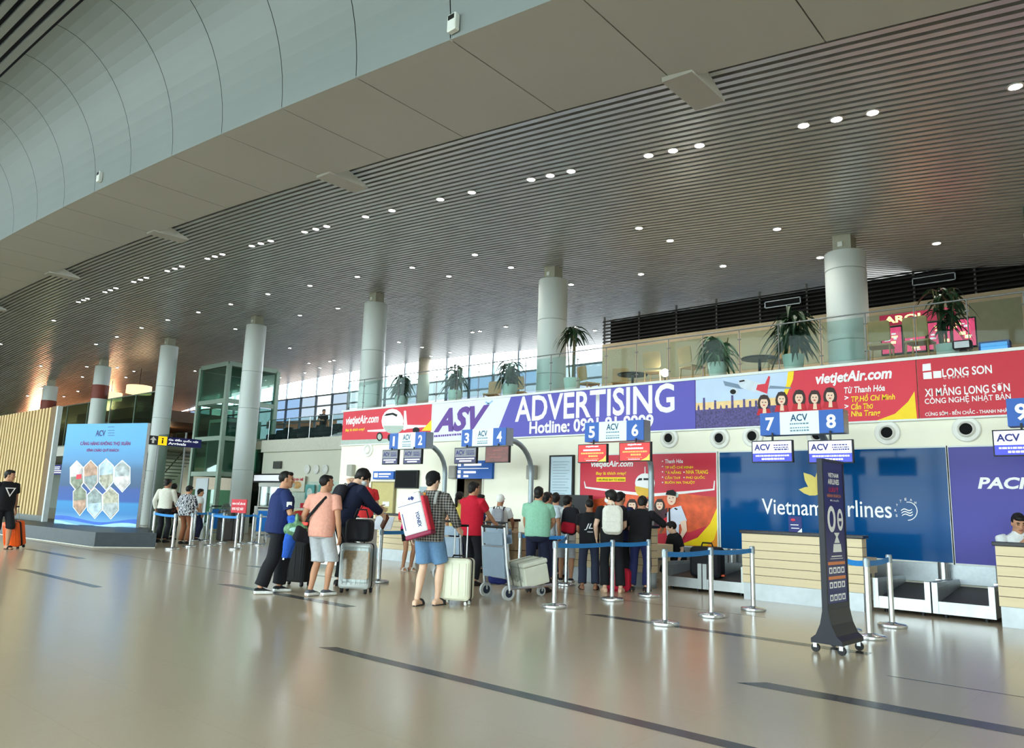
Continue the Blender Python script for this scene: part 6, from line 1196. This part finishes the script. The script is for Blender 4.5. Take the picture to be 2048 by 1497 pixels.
person('whitetee', 'person in white tee wearing a black and red backpack on one shoulder', dict(px=(1131, 1166), hy=(1128, 992), face=6, head=(34, 0), top=dict(m=WTEE, e=.016), bot=dict(m=GRS, len=1.05, name='shorts'), hR=(.2, .3, 1.05), skin='tan', hair='full', shoe=SNK))
# --- the group in black at counter 6
person('blacktee', 'person in black tee with white lettering on the back and dark jeans', dict(px=(1177, 1180), hy=(1183, 999), face=-4, head=(4, 2), vox=.008, top=dict(m=BT_, e=.016, box=.168), bot=dict(name='jeans', m=C('dark_jeans', (50, 56, 76)), e=.014, w=.07), hR=(.1, .3, 1.0), hL=(-.12, .3, 1.0), skin='brown', hair='buzz', shoe=BSN, fR=(.13, 0, -14), fL=(-.12, 0, 8)))
person('whitepack', 'person in black with face mask looking back, wearing the white backpack', dict(px=(1222, 1186), hy=(1212, 981), face=-4, head=(-58, 2), vox=.008, top=dict(m=BT_, e=.018, box=.168), bot=dict(m=BTR, e=.014, w=.072), hL=(-.25, .12, .9), hR=(.14, .3, 1.02), skin='fair', hair='full', mask=1, shoe=('sandal', C('tan_sandal', (190, 160, 130))), fR=(.16, 0, -14), fL=(-.1, .04, 10)))
person('nextto', 'person in dark navy tee standing next to the white backpack', dict(px=(1237, 1177), hy=(1242, 985), face=14, head=(24, 10), lean=3, top=dict(m=NVS, e=.016), bot=dict(m=BTR, w=.07), hR=(.34, .34, 1.06), pR=(1, -.3, -.3), skin='tan', hair='short', shoe=DSH))
person('leaner', 'person in black shirt and blue jeans leaning on counter 6', dict(px=(1281, 1184), hy=(1290, 994), face=14, head=(6, 12), lean=14, vox=.008, hipy=-.06, top=dict(name='shirt', m=BT_, e=.02, box=.17, sleeve=1.2, hem=-.14), bot=dict(name='jeans', m=C('indigo_jeans', (38, 44, 88))), hR=(.3, .42, 1.1), hL=(-.24, .3, 1.1), pR=(1, -.3, -.2), skin='tan', hair='full', shoe=DSH, fL=(-.15, -.05, 10)))
person('agent', 'person with dark bob crouching behind the belt at the end of counter 6', dict(loc=(-6.84, 12.72, 0), hy=(1345, 1044), face=-120, head=(20, 8), drop=.36, lean=14, top=dict(name='shirt', m=BT_, e=.014, sleeve=.8), bot=dict(m=BTR), hR=(.2, .36, .62), skin='fair', hair='bob', shoe=DSH, shw=.155))
person('clerk', 'person in white shirt sitting behind the counter under sign 9', dict(loc=(wl(2034, 1029, 12.75).x, 12.75, 0), hy=(2036, 1029), face=165, head=(0, 22), drop=.42, fR=(.1, .42, 0), fL=(-.1, .42, 0), top=dict(name='shirt', m=WTEE, e=.014, collar=1, sleeve=.75), bot=dict(m=NVT), hR=(.06, .3, .92), hL=(-.06, .3, .92), skin='tan', hair='short', shoe=DSH))
# --- far group by the lift
person('elder', 'person in long sleeved cream shirt and black trousers at the far barrier', dict(px=(322, 1086), hy=(321, 958), face=26, head=(20, 6), top=dict(name='shirt', m=C('cream_shirt', (214, 212, 200)), e=.014, sleeve=1.9, hem=-.04), bot=dict(m=BTR), hR=(.2, .28, .98), skin='brown', hair='short', shoe=DSH))
person('floral', 'person in dark floral shirt behind the cream shirt wearer', dict(px=(337, 1080), hy=(337, 967), face=30, head=(-20, 4), top=dict(name='shirt', m=patmat('dark_floral', (44, 34, 34), (150, 96, 70), 'spots', 16), e=.016), bot=dict(m=BTR), skin='tan', hair='bob', shoe=DSH, shw=.16))
person('zebra', 'person in black and white patterned blouse and brown trousers', dict(px=(366, 1089), hy=(374, 972), face=36, head=(20, 6), fat=1.15, top=dict(name='blouse', m=patmat('zebra_blouse', (40, 42, 56), (206, 208, 212), 'zebra', 7), e=.02, box=.18, sleeve=1.1), bot=dict(m=C('brown_trousers', (132, 84, 58))), hR=(.2, .28, 1.0), skin='tan', hair='bob', shoe=DSH))
person('farwhite', 'person in white shirt mostly hidden past the patterned blouse', dict(px=(390, 1082), hy=(389, 978), face=70, head=(10, 4), top=dict(name='shirt', m=WTEE, e=.014), bot=dict(m=NVT), skin='tan', hair='short', shoe=DSH))
person('upstairs', 'person standing dark against the far upper floor windows', dict(loc=(-28.4, 19.9, L2 + .02), H=1.45, face=150, hR=(.2, .2, 1.1), top=dict(m=BT_, e=.014), bot=dict(m=BTR), hair='short', shoe=DSH, vox=.012))
# --- bags that are worn or held
def strap(g, f, side, w=.03, t_top=.48, t_low=.14, off=.02, m=None):
    pts = []
    for t_, fw in ((.36, -.15), (.44, -.13), (.49, -.06), (.5, .0), (.47, .07), (.40, .125), (.30, .135), (.2, .1), (t_low, .0), (t_low, -.1)):
        k = side * (.105 if t_ > .35 else .15 + .02 * (.3 - t_)); pts.append(fpt(f, t_, k * f.fat, fw + (off if fw > 0 else -off if fw < 0 else 0) * 1) + f.up * (off if t_ > .46 else 0))
    g.tube(pts, w / 2 * f.S, n=8, flat=.35, hint=(1, 0, 0), m=m)
def backpack(key, label, m, w, h, d, t0, m2=None, straps=(1, -1), sm=None, side=0, roll=0):
    f = PEOPLE[key]; t_ = thing('backpack', label, 'backpack', f.loc, f.rz); base = fpt(f, t0, side, -.135 * f.fat)
    M = Matrix.Translation(base) @ Matrix(((1, 0, 0), (0, 1, 0), (0, 0, 1))).to_4x4() @ Matrix.Rotation(R_(roll), 4, 'Y') @ Matrix.Rotation(-math.atan2(f.up.y, f.up.z), 4, 'X')
    g = MB(); g.T = M; g.rbox(-w / 2, w / 2, -d, 0, 0, h, w * .32, n=6); cm = remesh(g, .011, 4, .004); cm.materials.append(m); put(cm, 'body', t_)
    g = MB(); g.T = M; g.rbox(-w * .42, w * .42, -d - .03, -d + .03, .03, h * .45, w * .16, n=5); cm = remesh(g, .011, 3, .003); cm.materials.append(m2 or m); put(cm, 'pocket', t_)
    g = MB(); g.T = M; g.tube([(-.03, -.02, h - .01), (-.02, -.03, h + .035), (.02, -.03, h + .035), (.03, -.02, h - .01)], .008, n=6); g.build('top_loop', sm or m, t_, smooth=40)
    for s in straps: g = MB(); strap(g, f, s); g.build('strap', sm or m, t_, smooth=50)
    return t_, M
WBP = C('white_canvas', (226, 224, 214))
backpack('whitepack', 'white backpack on the back of the masked person in black', WBP, .32, .46, .14, .04)
backpack('whitetee', 'black backpack with crimson pocket hanging on one shoulder', C('black_nylon_bag', (30, 30, 38)), .3, .48, .16, .02, C('crimson_pocket', (172, 22, 44)), straps=(1,), side=.05, roll=8)
backpack('whitecap', 'small grey backpack with black straps under the white cap', C('grey_bag', (150, 152, 160)), .24, .34, .1, .1, sm=C('black_strap', (26, 26, 28)))
backpack('suit', 'black backpack on the bending person in navy jacket', C('black_nylon_bag', ()), .3, .42, .13, .06)
# white racket bag with red side and navy foot
f = PEOPLE['plaid']; t_ = thing('racket_bag', 'white racket bag with red side slung over the plaid shirt', 'bag', f.loc, f.rz)
M = Matrix.Translation(fpt(f, -.06, -.02, -.175)) @ Matrix.Rotation(R_(-17), 4, 'Y')
g = MB(); g.T = M; g.rbox(-.18, .14, -.17, 0, .05, .56, .03); g.build('body', C('bag_white', (234, 238, 240), rough=.4), t_, smooth=40)
g = MB(); g.T = M; g.rbox(.142, .185, -.165, 0, .05, .5, .015); g.build('red_side', C('bag_red', (196, 30, 56), rough=.4), t_, smooth=40)
g = MB(); g.T = M; g.rbox(-.178, .183, -.172, 0, .0, .055, .02); g.build('maroon_foot', C('bag_maroon', (140, 34, 70), rough=.4), t_, smooth=40)
g = MB(); g.T = M; g.box(-.15, -.14, -.174, -.168, .12, .34); g.box(-.18, .14, -.173, -.168, .43, .436); g.prism([(.0, -.174, .5), (.03, -.174, .53), (.06, -.174, .5), (.03, -.174, .47)], (0, .003, 0)); g.prism([(-.03, -.174, .5), (0, -.174, .53), (.0, -.174, .48)], (0, .003, 0)); g.build('zip_print', NAVY, t_)
lettering('YONEX', NAVY, t_, (0, .2, 0, .05), 0, .03, .1, rot=M @ Matrix.Translation((.06, -.1745, .13)) @ Matrix.Rotation(R_(-90), 4, 'Y') @ Matrix.Scale(-1, 4, (0, 0, 1)) if False else M @ Matrix.Translation((.03, -.1745, .32)) @ Matrix.Rotation(R_(90), 4, 'Y'))
g = MB(); strap(g, f, 1, .04, off=.03); g.build('grey_strap', C('strap_grey', (170, 172, 170)), t_, smooth=50); g = MB(); g.tube([fpt(f, .50, -.06, -.10), fpt(f, .42, -.07, -.155), fpt(f, .30, -.075, -.18)], .022, n=8, flat=.3, hint=(1, 0, 0)); g.build('orange_strap', C('strap_orange', (232, 142, 60)), t_, smooth=50)
# crossbody bag of the pink tee
f = PEOPLE['pinktee']; t_ = thing('shoulder_bag', 'black shoulder bag with coral tag worn across the pink tee', 'bag', f.loc, f.rz); c = fpt(f, -.06, -.25, -.08)
g = MB(); g.T = Matrix.Translation(c) @ Matrix.Rotation(R_(62), 4, 'Z') @ Matrix.Rotation(R_(10), 4, 'Y'); g.rbox(-.14, .14, -.055, .055, -.12, .1, .06); cm = remesh(g, .01, 4, .008); cm.materials.append(C('black_nylon_bag', ())); put(cm, 'body', t_)
g = MB(); pts = [c + Vector((.02, -.02, .1)), fpt(f, .18, -.15, -.14), fpt(f, .34, -.01, -.155), fpt(f, .46, .085, -.115), fpt(f, .505, .11, -.02), fpt(f, .46, .09, .11), fpt(f, .3, -.02, .155), fpt(f, .12, -.17, .1), c + Vector((.0, .06, .08))]
g.tube(pts, .02, n=8, flat=.28, hint=(1, 0, 0)); g.build('strap', C('black_strap', ()), t_, smooth=50); g = MB(); g.T = Matrix.Translation(c + Vector((.03, -.03, .13))); g.rbox(-.045, .045, -.02, .02, -.02, .025, .01); g.build('tag', C('coral_tag', (240, 92, 84)), t_)
# things in the arms of the navy jersey
f = PEOPLE['jersey']; W_ = (f.wr['R'] + f.wr['L']) * .5 * f.S; MJ = Matrix.Translation(f.loc) @ Matrix.Rotation(f.rz, 4, 'Z')
q = MJ @ (W_ + Vector((.12, -.17, -.03))); t_ = thing('folded_jacket', 'royal blue jacket draped over the navy jersey arms', 'jacket', q, f.rz); g = MB(); g.tube([(-.2, .0, .02), (-.08, .02, .05), (.08, .02, .05), (.2, 0, .02)], [.06, .08, .08, .06], n=10); g.tube([(.2, .03, .02), (.22, .0, -.2), (.2, -.04, -.36), (.2, -.06, -.5)], [(.05, .09), (.04, .09), (.03, .07), (.02, .05)], n=10); g.tube([(.1, .06, .0), (.12, .05, -.2), (.13, .02, -.36), (.14, .0, -.5)], [(.05, .08), (.04, .07), (.03, .06), (.02, .04)], n=10); cm = remesh(g, .011, 4, .014, freq=9); cm.materials.append(C('royal_blue_cloth', (44, 92, 190))); put(cm, 'cloth', t_); g = MB(); g.tube([(.19, -.07, -.42), (.19, -.075, -.52)], .03, n=8, flat=.4); g.build('white_cuff', WTEE, t_)
q = MJ @ (W_ + Vector((.36, -.12, -.14))); t_ = thing('plastic_bag', 'green printed plastic bag hanging from the navy jersey arm', 'bag', q, f.rz - R_(10)); g = MB(); g.ell((0, 0, 0), (.05, .17, .12), 16, 10); g.tube([(0, 0, .08), (0, .01, .16), (0, 0, .22)], [.05, .03, .015], n=8); cm = remesh(g, .01, 3, .012, freq=14); cm.materials.append(mat('green_plastic', (98, 140, 104), .25, var=.35, sc=14)); put(cm, 'film', t_); g = MB(); g.ell((.048, .0, .0), (.008, .09, .035), 12, 7); g.build('print', mat('bag_print_pale', (170, 214, 206), .4, var=.2), t_)
# bags of the bending suit
s_ = sv.location; t_ = thing('tote_bag', 'large black tote bag resting on the silver suitcase', 'bag', (s_.x, s_.y, .72), R_(30)); g = MB(); g.rbox(-.19, .19, -.11, .11, 0, .32, .06); cm = remesh(g, .011, 4, .01); cm.materials.append(C('black_leather_bag', (26, 27, 34), rough=.6)); put(cm, 'body', t_); g = MB(); g.tube([(-.1, 0, .34), (-.06, 0, .46), (.08, 0, .46), (.12, 0, .34)], .012); g.build('handle', BLACK, t_, smooth=40)
f = PEOPLE['suit']; q = Matrix.Translation(f.loc) @ Matrix.Rotation(f.rz, 4, 'Z') @ (f.wr['R'] * f.S + f.hd['R'] * .09); t_ = thing('leather_pouch', 'brown leather pouch held by the person in navy jacket', 'pouch', q, f.rz); g = MB(); g.T = Matrix.Rotation(R_(40), 4, 'Y'); g.rbox(-.05, .05, -.02, .02, -.2, .06, .02); g.build('body', C('brown_leather', (96, 54, 36), rough=.5), t_, smooth=40)
f = PEOPLE['pinklady']; t_ = thing('handbag', 'small scarlet handbag on the arm of the magenta top wearer', 'bag', f.loc, f.rz); g = MB(); g.T = Matrix.Translation(fpt(f, .3, .24, .16)); g.rbox(-.1, .1, -.05, .05, -.08, .08, .03); g.build('body', C('scarlet_leather', (214, 30, 44), rough=.5), t_, smooth=40); g = MB(); g.tube([fpt(f, .3, .2, .16), fpt(f, .44, .19, .1), fpt(f, .3, .28, .16)], .008); g.build('handle', C('scarlet_leather', ()), t_)
# prints on shirts
def print_on(key, name, m, shapes, t_, side, fwd, lab=None, front=True):
    f = PEOPLE[key]; g = MB(); s = 1 if front else -1
    for pts in shapes: g.prism([fpt(f, t_ + z, side + x * s, fwd) for x, z in pts], f.fw * (.012 * s))
    o = g.build(name, m, f.root)
    if lab: o['label'] = lab
tri = [(-.11, .1), (.11, .1), (0, -.1)]; inn = [(-.075, .08), (.075, .08), (0, -.058)]
print_on('triangle', 'chest_print', WHT, [[tri[i], tri[(i + 1) % 3], inn[(i + 1) % 3], inn[i]] for i in range(3)], .3, 0, .142, 'white triangle outline')
print_on('jersey', 'chest_print', mat('jersey_gold', (206, 190, 130), .6), [[(-.03, .06), (.03, .06), (.03, -.0), (0, -.03), (-.03, 0)], [(-.03, -.06), (.03, -.06), (.03, -.14), (-.03, -.14)]], .32, 0, .145, 'gold crest and number')
f = PEOPLE['jersey']; g = MB(); p0 = lerp(f.sh['R'], f.el['R'], .5) * f.S; g.T = Matrix.Translation(p0); g.rbox(.066, .079, -.035, .035, -.04, .03, .004); g.build('sleeve_patch', WHT, f.root)
f = PEOPLE['blacktee']; Mx = Matrix.Translation(f.sp(.0) * f.S) @ Matrix.Translation((0, -.142 * f.S, 0)); lettering('JL', WHT, f.root, (-.09, .05, .16, .27), 0, .01, .3, rot=Mx, name='back_print'); lettering('DESIGN', WHT, f.root, (-.04, .05, .125, .145), 0, .01, rot=Mx, name='back_print')
f = PEOPLE['suit']; print_on('suit', 'white_shirt_front', WTEE, [[(-.035, .1), (.035, .1), (.03, -.3), (-.03, -.3)]], .38, 0, .142)
